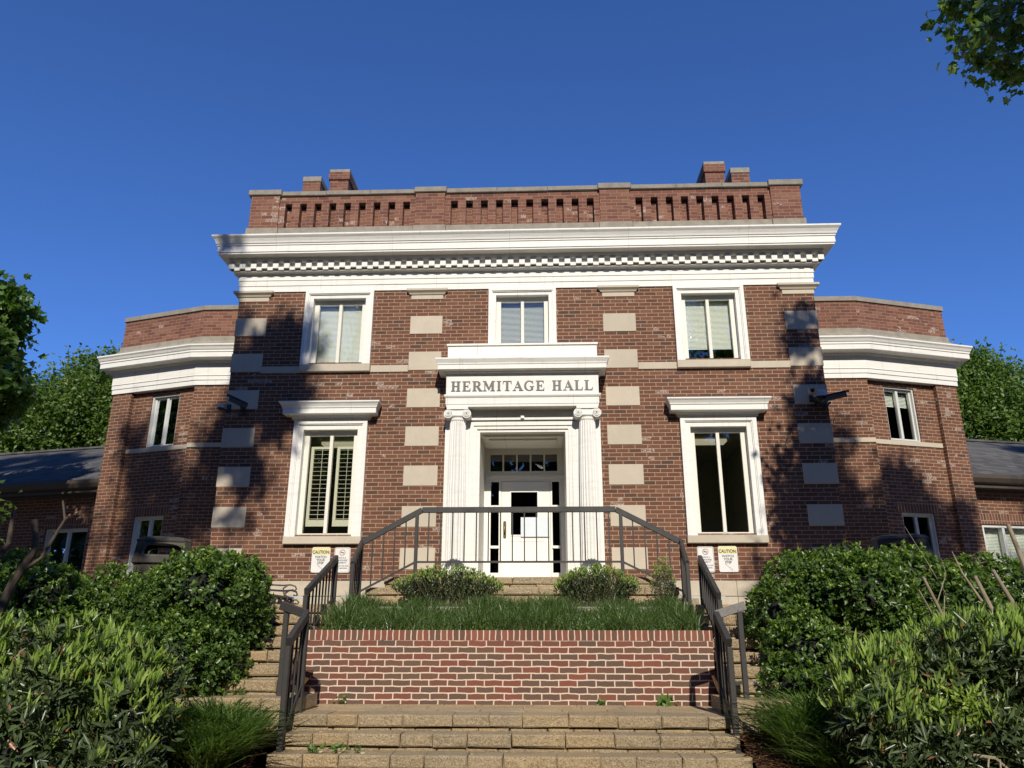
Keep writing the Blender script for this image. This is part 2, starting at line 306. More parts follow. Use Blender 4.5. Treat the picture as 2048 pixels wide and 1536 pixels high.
class MB:
    def __init__(s): s.v = []; s.f = []
    def add(s, vs, fs):
        b = len(s.v); s.v += [tuple(v) for v in vs]; s.f += [tuple(i+b for i in f) for f in fs]; return s
    def box(s, fr, u0, u1, z0, z1, d0, d1, jit=0):
        vs = [fr.P(u, z, d) for d in (d0, d1) for z in (z0, z1) for u in (u0, u1)]
        if jit: vs = [tuple(c+rnd.uniform(-jit, jit) for c in v) for v in vs]
        return s.add(vs, [(0,1,3,2),(4,6,7,5),(0,4,5,1),(2,3,7,6),(0,2,6,4),(1,5,7,3)])
    def bevbox(s, fr, u0, u1, z0, z1, d0, d1, b=.01, jit=0):
        """box whose front face (d1) has bevelled edges"""
        ring = lambda uu0, uu1, zz0, zz1, d: [fr.P(uu0, zz0, d), fr.P(uu1, zz0, d), fr.P(uu1, zz1, d), fr.P(uu0, zz1, d)]
        vs = ring(u0, u1, z0, z1, d0)+ring(u0, u1, z0, z1, d1-b)+ring(u0+b, u1-b, z0+b, z1-b, d1)
        if jit: vs = [tuple(c+rnd.uniform(-jit, jit) for c in v) for v in vs]
        fs = [(3,2,1,0)]
        for k in (0, 4): fs += [(k+i, k+(i+1) % 4, k+4+(i+1) % 4, k+4+i) for i in range(4)]
        return s.add(vs, fs+[(8,9,10,11)])
    def quad(s, a, b, c, d): return s.add([a, b, c, d], [(0,1,2,3)])
    def wall(s, fr, u0, u1, z0, z1, holes=(), d=0):
        us = sorted({u0, u1, *[h[0] for h in holes], *[h[1] for h in holes]}); zs = sorted({z0, z1, *[h[2] for h in holes], *[h[3] for h in holes]})
        us = [u for u in us if u0 <= u <= u1]; zs = [z for z in zs if z0 <= z <= z1]
        for i in range(len(us)-1):
            for j in range(len(zs)-1):
                cu_, cz_ = (us[i]+us[i+1])/2, (zs[j]+zs[j+1])/2
                if any(h[0] < cu_ < h[1] and h[2] < cz_ < h[3] for h in holes): continue
                s.quad(fr.P(us[i], zs[j], d), fr.P(us[i+1], zs[j], d), fr.P(us[i+1], zs[j+1], d), fr.P(us[i], zs[j+1], d))
        return s
    def sweep(s, prof, path, cap=True, mir=1, close=False):
        """profile [(d,z)] swept along plan path [(x,y)] (left to right seen from the front), mitred"""
        n = len(path); offs = []
        for i in range(n):
            def nrm(a, b):
                t = Vector((b[0]-a[0], b[1]-a[1])); t.normalize(); return Vector((t.y, -t.x))
            if i == 0: nn = nrm(path[0], path[1]); sc = 1
            elif i == n-1: nn = nrm(path[-2], path[-1]); sc = 1
            else:
                a, b = nrm(path[i-1], path[i]), nrm(path[i], path[i+1]); nn = (a+b).normalized(); sc = 1/max(.2, nn.dot(a))
            offs.append(nn*sc)
        vs = [((path[i][0]+offs[i].x*d)*mir, path[i][1]+offs[i].y*d, z) for i in range(n) for d, z in prof]
        k = len(prof); fs = []
        for i in range(n-1):
            for j in range(k-1):
                fs.append((i*k+j, (i+1)*k+j, (i+1)*k+j+1, i*k+j+1))
        if cap: fs.append(tuple(range(k))); fs.append(tuple(range((n-1)*k, n*k))[::-1])
        return s.add(vs, fs)
    def bar(s, p, q, w, h=None, up=(0,0,1), bev=0):
        h = h or w; p, q = Vector(p), Vector(q); d = (q-p).normalized(); up = Vector(up)
        if abs(d.dot(up)) > .99: up = Vector((0, 1, 0))
        sd = d.cross(up).normalized(); u = sd.cross(d)
        if bev:
            prof = [(-w/2+bev,-h/2),(w/2-bev,-h/2),(w/2,-h/2+bev),(w/2,h/2-bev),(w/2-bev,h/2),(-w/2+bev,h/2),(-w/2,h/2-bev),(-w/2,-h/2+bev)]
        else: prof = [(-w/2,-h/2),(w/2,-h/2),(w/2,h/2),(-w/2,h/2)]
        k = len(prof)
        vs = [o+sd*a+u*b for o in (p, q) for a, b in prof]
        return s.add(vs, [(i, (i+1) % k, k+(i+1) % k, k+i) for i in range(k)]+[tuple(range(k))[::-1], tuple(range(k, 2*k))])
    def tube(s, pts, rad, n=8, cap=True):
        pts = [Vector(p) for p in pts]; rs = rad if isinstance(rad, (list, tuple)) else [rad]*len(pts); b = len(s.v); prev = None
        for i, p in enumerate(pts):
            d = (pts[min(i+1, len(pts)-1)]-pts[max(i-1, 0)]).normalized()
            a = d.orthogonal().normalized() if prev is None else (prev-d*prev.dot(d)).normalized()
            prev = a; c = d.cross(a)
            for j in range(n):
                t = 2*math.pi*j/n; s.v.append(tuple(p+(a*math.cos(t)+c*math.sin(t))*rs[i]))
        for i in range(len(pts)-1):
            for j in range(n): s.f.append((b+i*n+j, b+i*n+(j+1) % n, b+(i+1)*n+(j+1) % n, b+(i+1)*n+j))
        if cap: s.f.append(tuple(range(b, b+n))[::-1]); s.f.append(tuple(range(b+(len(pts)-1)*n, b+len(pts)*n)))
        return s
    def lathe(s, cx, cy, prof, n=24, a0=0, a1=2*math.pi):
        b = len(s.v); full = abs(a1-a0-2*math.pi) < 1e-6; m_ = n if full else n+1
        for r, z in prof:
            for j in range(m_):
                t = a0+(a1-a0)*j/n; s.v.append((cx+r*math.cos(t), cy+r*math.sin(t), z))
        for i in range(len(prof)-1):
            for j in range(n):
                k = (j+1) % m_; s.f.append((b+i*m_+j, b+i*m_+k, b+(i+1)*m_+k, b+(i+1)*m_+j))
        return s
    def disc(s, c, r, d, ax='y', n=24, r2=None):
        """thick disc centred c, axis y, depth d; optional inner radius"""
        b = len(s.v); c = Vector(c); rr = [r] if not r2 else [r, r2]
        vs = []
        for y in (0, d):
            for q in rr:
                for j in range(n): t = 2*math.pi*j/n; vs.append((c.x+q*math.cos(t), c.y+y, c.z+q*math.sin(t)))
        fs = []
        if r2:
            for j in range(n):
                k = (j+1) % n
                fs += [(j, k, n+k, n+j), (2*n+j, 3*n+j, 3*n+k, 2*n+k), (j, 2*n+j, 2*n+k, k), (n+j, n+k, 3*n+k, 3*n+j)]
        else:
            fs = [tuple(range(n)), tuple(range(n, 2*n))[::-1]]+[(j, n+j, n+(j+1) % n, (j+1) % n) for j in range(n)]
        return s.add(vs, fs)
    def build(s, name, mat, parent=None, smooth=False, label=None, cat=None, group=None, kind=None, fix=True):
        me = bpy.data.meshes.new(name); me.from_pydata(s.v, [], s.f); me.update()
        if fix:
            import bmesh
            bm = bmesh.new(); bm.from_mesh(me); bmesh.ops.recalc_face_normals(bm, faces=bm.faces); bm.to_mesh(me); bm.free()
        boxuv(me)
        if smooth:
            me.shade_smooth() if hasattr(me, 'shade_smooth') else None
            for p in me.polygons: p.use_smooth = True
        o = link(name, me, mat, parent)
        return tag(o, label, cat, group, kind)

def np_mesh(name, verts, tris, mat, parent=None, **kw):
    me = bpy.data.meshes.new(name); me.vertices.add(len(verts)); me.vertices.foreach_set('co', verts.astype(np.float32).ravel())
    me.loops.add(tris.size); me.loops.foreach_set('vertex_index', tris.astype(np.int32).ravel())
    k = tris.shape[1]; me.polygons.add(len(tris)); me.polygons.foreach_set('loop_start', (np.arange(len(tris))*k).astype(np.int32))
    me.update(calc_edges=True); me.validate()
    return tag(link(name, me, mat, parent), **kw)
def unit(a): return a/np.maximum(np.linalg.norm(a, axis=-1, keepdims=True), 1e-9)
def leaf_geo(pos, dirn, size, aspect=.5, fold=.25, nrm=None):
    """folded rhombus leaves; pos Nx3 base point, dirn Nx3, size N"""
    n = len(pos); d = unit(dirn); r = unit(rng.normal(size=(n, 3))) if nrm is None else unit(nrm+rng.normal(size=(n, 3))*.35)
    sd = unit(np.cross(d, r)); u = np.cross(sd, d); s = size[:, None]
    a = pos; tip = pos+d*s-u*s*.12; mid = pos+d*s*.48
    L = mid+sd*s*aspect*.5+u*s*fold*aspect; Rr = mid-sd*s*aspect*.5+u*s*fold*aspect
    m2 = pos+d*s*.5
    v = np.stack([a, Rr, tip, L], 1).reshape(-1, 3); i = np.arange(n)[:, None]*4
    t = np.concatenate([i+[0, 1, 2], i+[0, 2, 3]], 1).reshape(-1, 3)
    return v, t
def lobed_geo(pos, dirn, size):
    """five-lobed leaves (8 outline points), flat fan"""
    n = len(pos); d = unit(dirn); r = unit(rng.normal(size=(n, 3))); sd = unit(np.cross(d, r)); s = size[:, None]; u = np.cross(sd, d)
    out = [(0, 0), (.42, .18), (.30, .42), (.5, .66), (.2, .68), (0, 1), (-.2, .68), (-.5, .66), (-.30, .42), (-.42, .18)]
    v = np.stack([pos+sd*s*a+d*s*b+u*s*abs(a)*.35 for a, b in out], 1).reshape(-1, 3); i = np.arange(n)[:, None]*10
    t = np.concatenate([i+[0, k, k+1] for k in range(1, 9)], 1).reshape(-1, 3)
    return v, t
def blades(base, h, w, lean, ang, droop=.6):
    """grass blades, 3 segments"""
    n = len(base); dx = np.stack([np.cos(ang), np.sin(ang), np.zeros(n)], 1); sx = np.stack([-np.sin(ang), np.cos(ang), np.zeros(n)], 1)
    tw = rng.uniform(-1, 1, n)[:, None]; sx = unit(sx+dx*tw)
    vs = []
    for t, ww in ((0, 1), (.35, .9), (.7, .65), (1, 0)):
        c = base+dx*(lean*h*t**1.7)[:, None]+np.array([0, 0, 1])*(h*(t-droop*lean*t**3*.55))[:, None]
        if ww: vs += [c+sx*(w*ww/2)[:, None], c-sx*(w*ww/2)[:, None]]
        else: vs.append(c)
    v = np.stack(vs, 1).reshape(-1, 3); i = np.arange(n)[:, None]*7
    t = np.concatenate([i+k for k in ([0,1,3],[0,3,2],[2,3,5],[2,5,4],[4,5,6])], 1).reshape(-1, 3)
    return v, t
def cat_geo(gs):
    vs, ts, b = [], [], 0
    for v, t in gs: vs.append(v); ts.append(t+b); b += len(v)
    return np.concatenate(vs), np.concatenate(ts)

# ------------------------------------------------------------------ ground
def gz(y):
    return float(np.interp(y, [-40, -8, -7, -6, -5, -4, -2.7], [0, 0, .22, .46, .80, 1.25, 1.90]))
def struct(name, mb, mat, **kw):
    o = mb.build(name, mat, kind='structure', **kw); return o
g = MB()
g.quad((-600, -600, -.06), (600, -600, -.06), (600, 600, -.06), (-600, 600, -.06)); struct('ground', g, M['mulch'])
def bed_mesh(x0, x1, y0=-9, y1=-2.62):
    nx, ny = 90, 60; xs = np.linspace(x0, x1, nx); ys = np.linspace(y0, y1, ny)
    v = []
    for y in ys:
        for x in xs: v.append((x, y, gz(y)-.02+rnd.uniform(-.018, .018)))
    return MB().add(v, [(j*nx+i, j*nx+i+1, (j+1)*nx+i+1, (j+1)*nx+i) for j in range(ny-1) for i in range(nx-1)])
# beds right and left of the stairs (they pass under the side stairs)
struct('planting_bed', bed_mesh(-16, -2.22), M['mulch']); struct('planting_bed', bed_mesh(2.12, 16), M['mulch'])
g = MB(); g.box(W0, -18, 18, -.05, 1.945, -3.2, 2.62); struct('terrace', g, M['paving'])
g = MB(); g.quad((-60, 3, 1.9), (-9, 3, 1.9), (-9, 60, 1.9), (-60, 60, 1.9)); g.quad((9, 3, 1.9), (60, 3, 1.9), (60, 60, 1.9), (9, 60, 1.9)); struct('lawn', g, M['mulch'])
# scattered straw on the beds
def straw(n, x0, x1, y0, y1):
    x = rng.uniform(x0, x1, n); y = rng.uniform(y0, y1, n); z = np.array([gz(q) for q in y])+rng.uniform(-.01, .02, n)
    a = rng.uniform(0, 6.28, n); d = np.stack([np.cos(a), np.sin(a), rng.uniform(-.2, .35, n)], 1)
    return leaf_geo(np.stack([x, y, z], 1), d, rng.uniform(.06, .16, n), .06, .1)
M['straw'] = leafmat('pine_straw', [(.10,.045,.022),(.22,.11,.055),(.32,.18,.09),(.15,.07,.035)], .8, .05, .2)
v, t = cat_geo([straw(9000, -5.5, -2.2, -7.8, -5.2), straw(9000, 2.1, 5.5, -7.8, -5.0)])
np_mesh('pine_straw', v, t, M['straw'], kind='stuff', label='brown pine straw and dead leaves scattered over the beds beside the steps', cat='mulch')

# ------------------------------------------------------------------ the hall
hall = empty('brick_hall', 'two storey red brick hall with white cornice, columned doorway and angled end bays', 'building')
HL = 5.295
uc, wc = 3.385, 1.275            # window centre, casing width
holes = []
for sx in (-1, 1):
    c = sx*uc; holes += [(c-.50, c+.50, 6.28, 7.64), (c-.50, c+.50, 3.20, 5.06)]
holes += [(-.5, .5, 6.4, 7.63), (-.74, .74, 2.3, 4.95)]
mb = MB(); mb.wall(W0, -HL, HL, 2.44, 7.72, holes)
mb.wall(Fr(HL, 0, 90), 0, 9, 2.44, 7.72); mb.wall(Fr(HL, 0, 90, -1), 0, 9, 2.44, 7.72)
mb.build('front_wall', M['brick'], hall, fix=False)
MB().box(W0, -HL+.02, HL-.02, 8.5, 8.9, -9, -.02).build('roof', M['lead'], hall)
mb = MB()      # base course in two stones high
for z0, z1, d in ((1.94, 2.19, .06), (2.196, 2.44, .035)):
    u = -HL-.05
    while u < HL+.04:
        u1 = min(u+1.1, HL+.05); mb.bevbox(W0, u+.002, u1-.002, z0, z1-.003, -.02, d, .006); u = u1
mb.build('stone_base', M['base_stone'], hall)

# quoins
rows = [7.166-.6985*k for k in range(7)]
for s, (a, b), in ((-1, (-HL-.012, -4.73)), (-1, (-2.055, -1.465)), (1, (1.465, 2.055)), (1, (4.73, HL+.012))):
    for k, z in enumerate(rows):
        mb = MB(); mb.bevbox(W0, a, b, z-.352, z, -.05, .012, .004)
        if abs(a) > 5 or b > 5:
            x = HL if b > 5 else -HL; f = Fr(x, 0, 90) if b > 5 else Fr(HL, 0, 90, -1); mb.bevbox(f, .0, .35, z-.352, z, -.05, .0115, .004)
        mb.build('quoin', M['limestone'], hall)
    mb = MB(); mb.bevbox(W0, a, b, 7.50, 7.585, -.05, .014, .004)
    mb.sweep([(0, 7.586), (.03, 7.59), (.045, 7.62), (.085, 7.655), (.085, 7.695), (0, 7.695)], [(a-.0, .05), (a-.0, 0), (b, 0), (b, .05)])
    mb.build('quoin_cap', M['limestone'], hall)
for a, b in ((-4.73, -4.03), (-2.74, -2.057), (2.057, 2.74), (4.03, 4.73)):
    MB().bevbox(W0, a+.002, b-.002, 6.085, 6.213, -.03, .018, .004).build('string_course', M['limestone'], hall)
for a, b in ((-1.463, -1.32), (1.32, 1.463)): MB().bevbox(W0, a+.002, b-.002, 6.085, 6.213, -.03, .018, .004).build('string_course', M['limestone'], hall)

# main entablature
path = [(-HL, 9), (-HL, 0), (HL, 0), (HL, 9)]
MB().sweep([(-.02, 7.69), (.02, 7.69), (.02, 7.805), (.033, 7.81), (.033, 7.905), (.045, 7.915), (.045, 7.93), (.038, 7.935), (.038, 8.04), (-.02, 8.04)], path).build('frieze', M['white'], hall)
MB().sweep([(-.02, 8.042), (.055, 8.042), (.085, 8.07), (.10, 8.085), (.10, 8.235), (.17, 8.24), (.20, 8.275), (.21, 8.31), (.355, 8.318), (.355, 8.35), (.37, 8.352), (.37, 8.475), (.385, 8.48), (.385, 8.505), (.40, 8.515), (.41, 8.55), (.435, 8.60), (.465, 8.635), (.47, 8.645), (.47, 8.67), (.0, 8.74), (-.02, 8.74)], path).build('cornice', M['white'], hall)
mb = MB(); mb.sweep([(.06, 8.062), (.13, 8.062), (.13, 8.082), (.06, 8.082)], path)
n = 52; pit = (2*HL+.3)/n
for i in range(n+1):
    u = -HL-.15+i*pit
    MB().box(W0, u-.052, u+.052, 8.105, 8.232, .09, .185).build('dentil', M['white'], hall)
    if i < n: mb.box(W0, u+.054, u+pit-.054, 8.074, 8.135, .08, .168)
for sx in (1, -1):
    f = Fr(HL, 0, 90, sx)
    for i in range(12): mb.box(f, -.15+i*pit, -.05+i*pit, 8.105, 8.232, .09, .185)
mb.build('dentil_band', M['white'], hall)
# parapet
MB().box(W0, -HL-.03, HL+.03, 8.74, 9.0, -.9, -.005).build('parapet_plinth', M['lead'], hall)
mb = MB(); u = -HL-.03
for a, b in ((-5.325, -4.70), (-4.70, -2.09), (-2.09, -1.46), (-1.46, 1.46), (1.46, 2.09), (2.09, 4.70), (4.70, 5.325)):
    mb.bevbox(W0, a+.002, b-.002, 8.90, 9.035, -.45, .05 if b-a < 1 else .03, .006)
mb.build('parapet_base', M['coping'], hall)
mb = MB()
for a, b in ((-5.29, -4.73), (-2.06, -1.49), (1.49, 2.06), (4.73, 5.29)): mb.box(W0, a, b, 9.037, 9.76, -.40, .012)
for (a, b, ns) in ((-4.73, -2.06, 9), (-1.49, 1.49, 10), (2.06, 4.73, 9)):
    mb.box(W0, a, b, 9.037, 9.55, -.40, -.17); mb.box(W0, a, b, 9.55, 9.60, -.40, -.22)
    mb.box(W0, a, b, 9.60, 9.76, -.40, -.04)
    p_ = (b-a-.07)/ns; e0 = a
    for i in range(ns+1):
        x0 = a+.035+i*p_-(p_-.135)/2 if i else a; x1 = a+.035+i*p_+(p_-.135)/2 if i < ns else b
        mb.box(W0, max(x0, a), min(x1, b), 9.037, 9.598, -.22, -.022)
mb.box(Fr(HL, 0, 90), .42, 9, 8.9, 9.76, -.4, -.01); mb.box(Fr(HL, 0, 90, -1), .42, 9, 8.9, 9.76, -.4, -.01)
mb.build('parapet', M['brick_light'], hall)
mb = MB()
for a, b in ((-5.35, -4.70), (-4.70, -2.09), (-2.09, -1.46), (-1.46, 1.46), (1.46, 2.09), (2.09, 4.70), (4.70, 5.35)):
    pr_ = b-a < 1; k = 1 if pr_ else max(1, round((b-a)/.9))
    for i in range(k):
        mb.bevbox(W0, a+(b-a)*i/k+.002, a+(b-a)*(i+1)/k-.002, 9.762, 9.875 if pr_ else 9.855, -.44, .05 if pr_ else .005, .008, jit=.002)
mb.box(Fr(HL, 0, 90), .44, 9, 9.762, 9.85, -.42, .03); mb.box(Fr(HL, 0, 90, -1), .44, 9, 9.762, 9.85, -.42, .03)
mb.build('parapet_coping', M['coping'], hall)
# chimneys
for sx in (-1, 1):
    for (x0, x1, y0, y1, zt, capc) in ((4.455, 4.84, 1.5, 2.1, 11.17, 1), (4.27, 4.72, 3.0, 5.6, 12.27, 0)):
        a, b = sorted((sx*x0, sx*x1)); f = Fr(0, y0)
        mb = MB(); mb.box(f, a, b, 8.8, zt-(.132 if capc else .22), -(y1-y0), 0)
        if capc: st = mb.build('chimney', M['brick_light'], hall); MB().bevbox(f, a-.012, b+.012, zt-.13, zt, -(y1-y0)-.012, .012, .01).build('chimney_cap', M['coping'], st)
        else:
            mb.box(f, a-.03, b+.03, zt-.218, zt-.02, -(y1-y0)-.03, .03); st = mb.build('chimney', M['brick_light'], hall)
            MB().bevbox(f, a-.02, b+.02, zt-.018, zt+.07, -(y1-y0)-.02, .02, .01).build('chimney_cap', M['coping'], st)

# ---- windows
def interior(fr, a, b, z0, z1, dep, mat, parent, light=False):
    """a room seen through the window: the real box of the room behind"""
    mb = MB(); e = .5
    A, B, Z0, Z1 = a-e, b+e, z0-.5, z1+.25; d0, d1 = -.17, -dep
    P = fr.P
    mb.quad(P(A, Z0, d1), P(B, Z0, d1), P(B, Z1, d1), P(A, Z1, d1))
    mb.quad(P(A, Z0, d0), P(A, Z0, d1), P(A, Z1, d1), P(A, Z1, d0)); mb.quad(P(B, Z0, d0), P(B, Z0, d1), P(B, Z1, d1), P(B, Z1, d0))
    mb.quad(P(A, Z1, d0), P(B, Z1, d0), P(B, Z1, d1), P(A, Z1, d1)); mb.quad(P(A, Z0, d0), P(B, Z0, d0), P(B, Z0, d1), P(A, Z0, d1))
    mb.wall(fr, A, B, Z0, Z1, [(a, b, z0, z1)], d0)
    o = mb.build('room', mat, parent, fix=False)
    if light:
        for dd in (.5, 1.5): MB().box(fr, (a+b)/2-.6, (a+b)/2+.5, Z1-.06, Z1-.01, -dd-.3, -dd).build('ceiling_light', M['fixture'], parent)
    return o
def frame4(mb, fr, a, b, z0, z1, t, d0, d1, tb=None):
    tb = t if tb is None else tb
    mb.box(fr, a, a+t, z0, z1, d0, d1); mb.box(fr, b-t, b, z0, z1, d0, d1)
    mb.box(fr, a+t, b-t, z1-t, z1, d0, d1-.001); mb.box(fr, a+t, b-t, z0, z0+tb, d0, d1-.001)
def slats(fr, a, b, z0, z1, pitch, depth, dmid, tilt=.4):
    mb = MB(); z = z0
    while z < z1:
        c, s_ = math.cos(tilt)*depth/2, math.sin(tilt)*depth/2
        mb.add([fr.P(a, z+s_, dmid-c), fr.P(b, z+s_, dmid-c), fr.P(b, z-s_, dmid+c), fr.P(a, z-s_, dmid+c),
                fr.P(a, z+s_+.003, dmid-c), fr.P(b, z+s_+.003, dmid-c), fr.P(b, z-s_+.003, dmid+c), fr.P(a, z-s_+.003, dmid+c)],
               [(0,1,2,3),(7,6,5,4),(3,2,6,7),(0,4,5,1),(0,3,7,4),(1,5,6,2)]); z += pitch
    return mb
def window(fr, c, ow, z0, z1, kind, parent, cas=.15, sash_mat=None, mir=False, blind=None, light=False, open_=(.5, 0, 0)):
    """casing + two fixed lights with a centre mullion"""
    a, b = c-ow/2, c+ow/2; sm = sash_mat or M['cream']
    mb = MB()
    if kind == 'cased':
        t1 = cas*.42
        frame4(mb, fr, a, b, z0, z1, cas, -.16, .035, .001)                 # inner board
        frame4(mb, fr, a, b, z0, z1, t1, .036, .072, .001)                  # outer raised band
        frame4(mb, fr, a+t1, b-t1, z0, z1-t1, .018, .037, .056, .001)       # bead
    else: frame4(mb, fr, a, b, z0, z1, .03, -.14, -.03)
    wd = mb.build('window', M['white'] if kind == 'cased' else sm, parent)
    ia, ib = (a+cas, b-cas) if kind == 'cased' else (a+.03, b-.03); iz0, iz1 = (z0+.0015, z1-cas) if kind == 'cased' else (z0+.03, z1-.03)
    st = .085 if kind == 'cased' else .035
    mb = MB(); frame4(mb, fr, ia+.001, ib-.001, iz0, iz1-.001, st, -.15, -.085, st*.8); mb.box(fr, c-.028, c+.028, iz0+st*.8, iz1-st, -.149, -.078)
    mb.build('sash', sm, wd)
    for p, q in ((ia+st, c-.028), (c+.028, ib-st)):
        x = MB(); x.quad(fr.P(p, iz0+st*.8, -.112), fr.P(q, iz0+st*.8, -.112), fr.P(q, iz1-st, -.112), fr.P(p, iz1-st, -.112)); x.build('pane', M['glass'], wd, fix=False)
    return wd, (ia+st, ib-st, iz0+st*.8, iz1-st)
def blind(fr, g_, wd, frac=1.0, pitch=.03, mat='blind', tilt=.9, d=-.2, depth=.03):
    a, b, z0, z1 = g_; zb = z1-(z1-z0)*frac
    slats(fr, a-.06, b+.06, zb, z1+.02, pitch, depth, d, tilt).build('blind', M[mat], wd)

for sx in (-1, 1):
    c = sx*uc
    wd, gg = window(W0, c, wc, 6.232, 7.685, 'cased', hall)
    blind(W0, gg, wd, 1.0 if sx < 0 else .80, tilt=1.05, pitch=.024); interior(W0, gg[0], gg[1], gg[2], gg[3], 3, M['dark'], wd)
    MB().bevbox(W0, c-wc/2-.005, c+wc/2+.005, 6.09, 6.23, -.05, .075, .008).build('sill', M['limestone'], wd)
wd, gg = window(W0, 0, 1.235, 6.45, 7.685, 'cased', hall, cas=.135)
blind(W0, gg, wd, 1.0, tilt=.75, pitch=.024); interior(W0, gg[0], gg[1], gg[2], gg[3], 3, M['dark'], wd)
for sx in (-1, 1):
    c = sx*(uc-.015)
    wd, gg = window(W0, c, 1.30, 3.16, 5.19, 'cased', hall, cas=.17)
    MB().bevbox(W0, c-.66, c+.66, 3.035, 3.157, -.05, .085, .008).build('sill', M['limestone'], wd)
    MB().sweep([(-.01, 5.192), (.085, 5.192), (.085, 5.215), (.11, 5.24), (.12, 5.255), (.215, 5.262), (.222, 5.27), (.222, 5.36), (.235, 5.365), (.24, 5.39), (.262, 5.43), (.285, 5.455), (.285, 5.478), (-.01, 5.50)],
               [(c-.60, .01), (c-.60, 0), (c+.60, 0), (c+.60, .01)]).build('hood', M['white'], wd)
    MB().bevbox(W0, c-.86, c+.86, 5.502, 5.575, -.02, .03, .004).build('hood_flashing', M['flashing'], wd)
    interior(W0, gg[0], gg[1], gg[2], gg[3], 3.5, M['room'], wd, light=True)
    if sx < 0:
        a, b, z0, z1 = gg
        for (p, q) in ((a+.02, c-.05), (c+.09, b-.0)):
            slats(W0, p+.03, q-.02, z0+.27, z1-.18, .076, .055, -.26, .25).build('louvre', M['shutter'], wd)
            mb = MB(); mb.box(W0, p-.02, p+.03, z0+.14, z1-.16, -.28, -.24); mb.box(W0, q-.02, q+.02, z0+.14, z1-.16, -.28, -.24)
            mb.box(W0, p+.03, q-.02, z0+.14, z0+.25, -.28, -.24); mb.box(W0, p+.03, q-.02, z1-.2, z1-.16, -.28, -.24); mb.box(W0, (p+q)/2+.02, (p+q)/2+.027, z0+.25, z1-.2, -.23, -.225)
            mb.build('shutter_frame', M['shutter'], wd)

# ---- portico
ED = .30
for sx in (-1, 1):
    mb = MB(); a, b = sorted((sx*.925, sx*1.345)); mb.box(W0, a, b, 2.42, 5.335, -.01, .075)
    mb.build('pilaster_panel', M['white'], hall)
    cx, cy = sx*1.115, -.155
    # fluted shaft
    nf = 20; b0 = MB(); lev = [(2.60, .168), (3.4, .166), (4.2, .158), (5.10, .138)]; per = 6
    vs = []
    for z, r in lev:
        for j in range(nf*per):
            t = 2*math.pi*j/(nf*per); ph = (j % per)/per; q = 0 if ph == 0 or ph > .8 else math.sin(math.pi*ph/.82)
            vs.append((cx+(r-.016*q)*math.cos(t), cy+(r-.016*q)*math.sin(t), z))
    k = nf*per; fs = [(i*k+j, i*k+(j+1) % k, (i+1)*k+(j+1) % k, (i+1)*k+j) for i in range(len(lev)-1) for j in range(k)]
    col = b0.add(vs, fs).build('column', M['white'], hall)
    mb = MB(); mb.box(W0, cx-.225, cx+.225, 2.421, 2.47, -.06, .375)
    mb.lathe(cx, cy, [(.10, 2.471), (.215, 2.471), (.225, 2.495), (.215, 2.52), (.19, 2.53), (.185, 2.55), (.20, 2.565), (.195, 2.585), (.172, 2.605), (.10, 2.606)]); mb.build('column_base', M['white'], col, smooth=False)
    mb = MB(); mb.lathe(cx, cy, [(.10, 5.10), (.135, 5.10), (.142, 5.115), (.135, 5.128), (.135, 5.15), (.155, 5.17), (.16, 5.19), (.14, 5.21)])
    mb.box(W0, cx-.185, cx+.185, 5.29, 5.333, .0, ED+.01); mb.box(W0, cx-.155, cx+.155, 5.20, 5.289, .02, ED-.012)
    for s2 in (-1, 1):
        vx = cx+s2*.158
        for (r, dz, y0) in ((.078, 0, 0), (.055, 0, -.012), (.032, 0, -.022)):
            mb.disc((vx, -ED+y0, 5.215), r, .05 if r < .07 else .26, n=20, r2=(r-.016 if r > .03 else None))
        mb.disc((vx, -ED+.012, 5.215), .07, .2, n=20)
    mb.build('capital', M['white'], col)
# entablature above the door
PX = 1.315
pth = [(-PX, .01), (-PX, -ED+.0), (PX, -ED), (PX, .01)]
mb = MB(); mb.sweep([(-.3, 5.336), (0, 5.336), (0, 5.375), (.008, 5.38), (.008, 5.49), (.02, 5.50), (.035, 5.525), (.035, 5.55), (-.3, 5.55)], pth); mb.box(W0, -PX+.02, PX-.02, 5.337, 5.549, .0, ED-.02)
mb.build('architrave', M['white'], hall)
MB().box(W0, -PX-.005, PX+.005, 5.551, 5.90, -.01, ED+.012).build('name_board', M['white'], hall)
MB().sweep([(-.25, 5.901), (.02, 5.901), (.03, 5.93), (.055, 5.945), (.06, 5.962), (.135, 5.968), (.145, 5.975), (.145, 6.055), (.155, 6.06), (.158, 6.085), (.175, 6.12), (.19, 6.15), (.19, 6.175), (-.3, 6.19)], pth).build('door_cornice', M['white'], hall)
mb = MB(); mb.box(W0, -PX+.0, PX-.0, 6.191, 6.47, -.01, ED-.04); mb.box(W0, -PX-.02, PX+.02, 6.471, 6.505, -.012, ED-.015)
mb.build('attic_board', M['white'], hall)
# architrave around the opening and head above it
mb = MB()
for sx in (-1, 1):
    for a, b, d in ((.74, .79, .02), (.79, .85, .045), (.85, .924, .065)):
        p, q = sorted((sx*a, sx*b)); mb.box(W0, p, q, 2.42, 4.95+(b-.74), -.02, d)
for a, b, d in ((4.95, 5.0, .021), (5.0, 5.06, .046), (5.06, 5.15, .066)): mb.box(W0, -(.74+a-4.95), .74+a-4.95, a, b, -.02, d)
mb.box(W0, -.924, .924, 5.151, 5.335, -.02, .05); mb.box(W0, -.95, .95, 5.15, 5.19, -.01, .10)
mb.box(W0, -.03, .03, 5.17, 5.215, .05, .13)
mb.build('door_architrave', M['white'], hall)
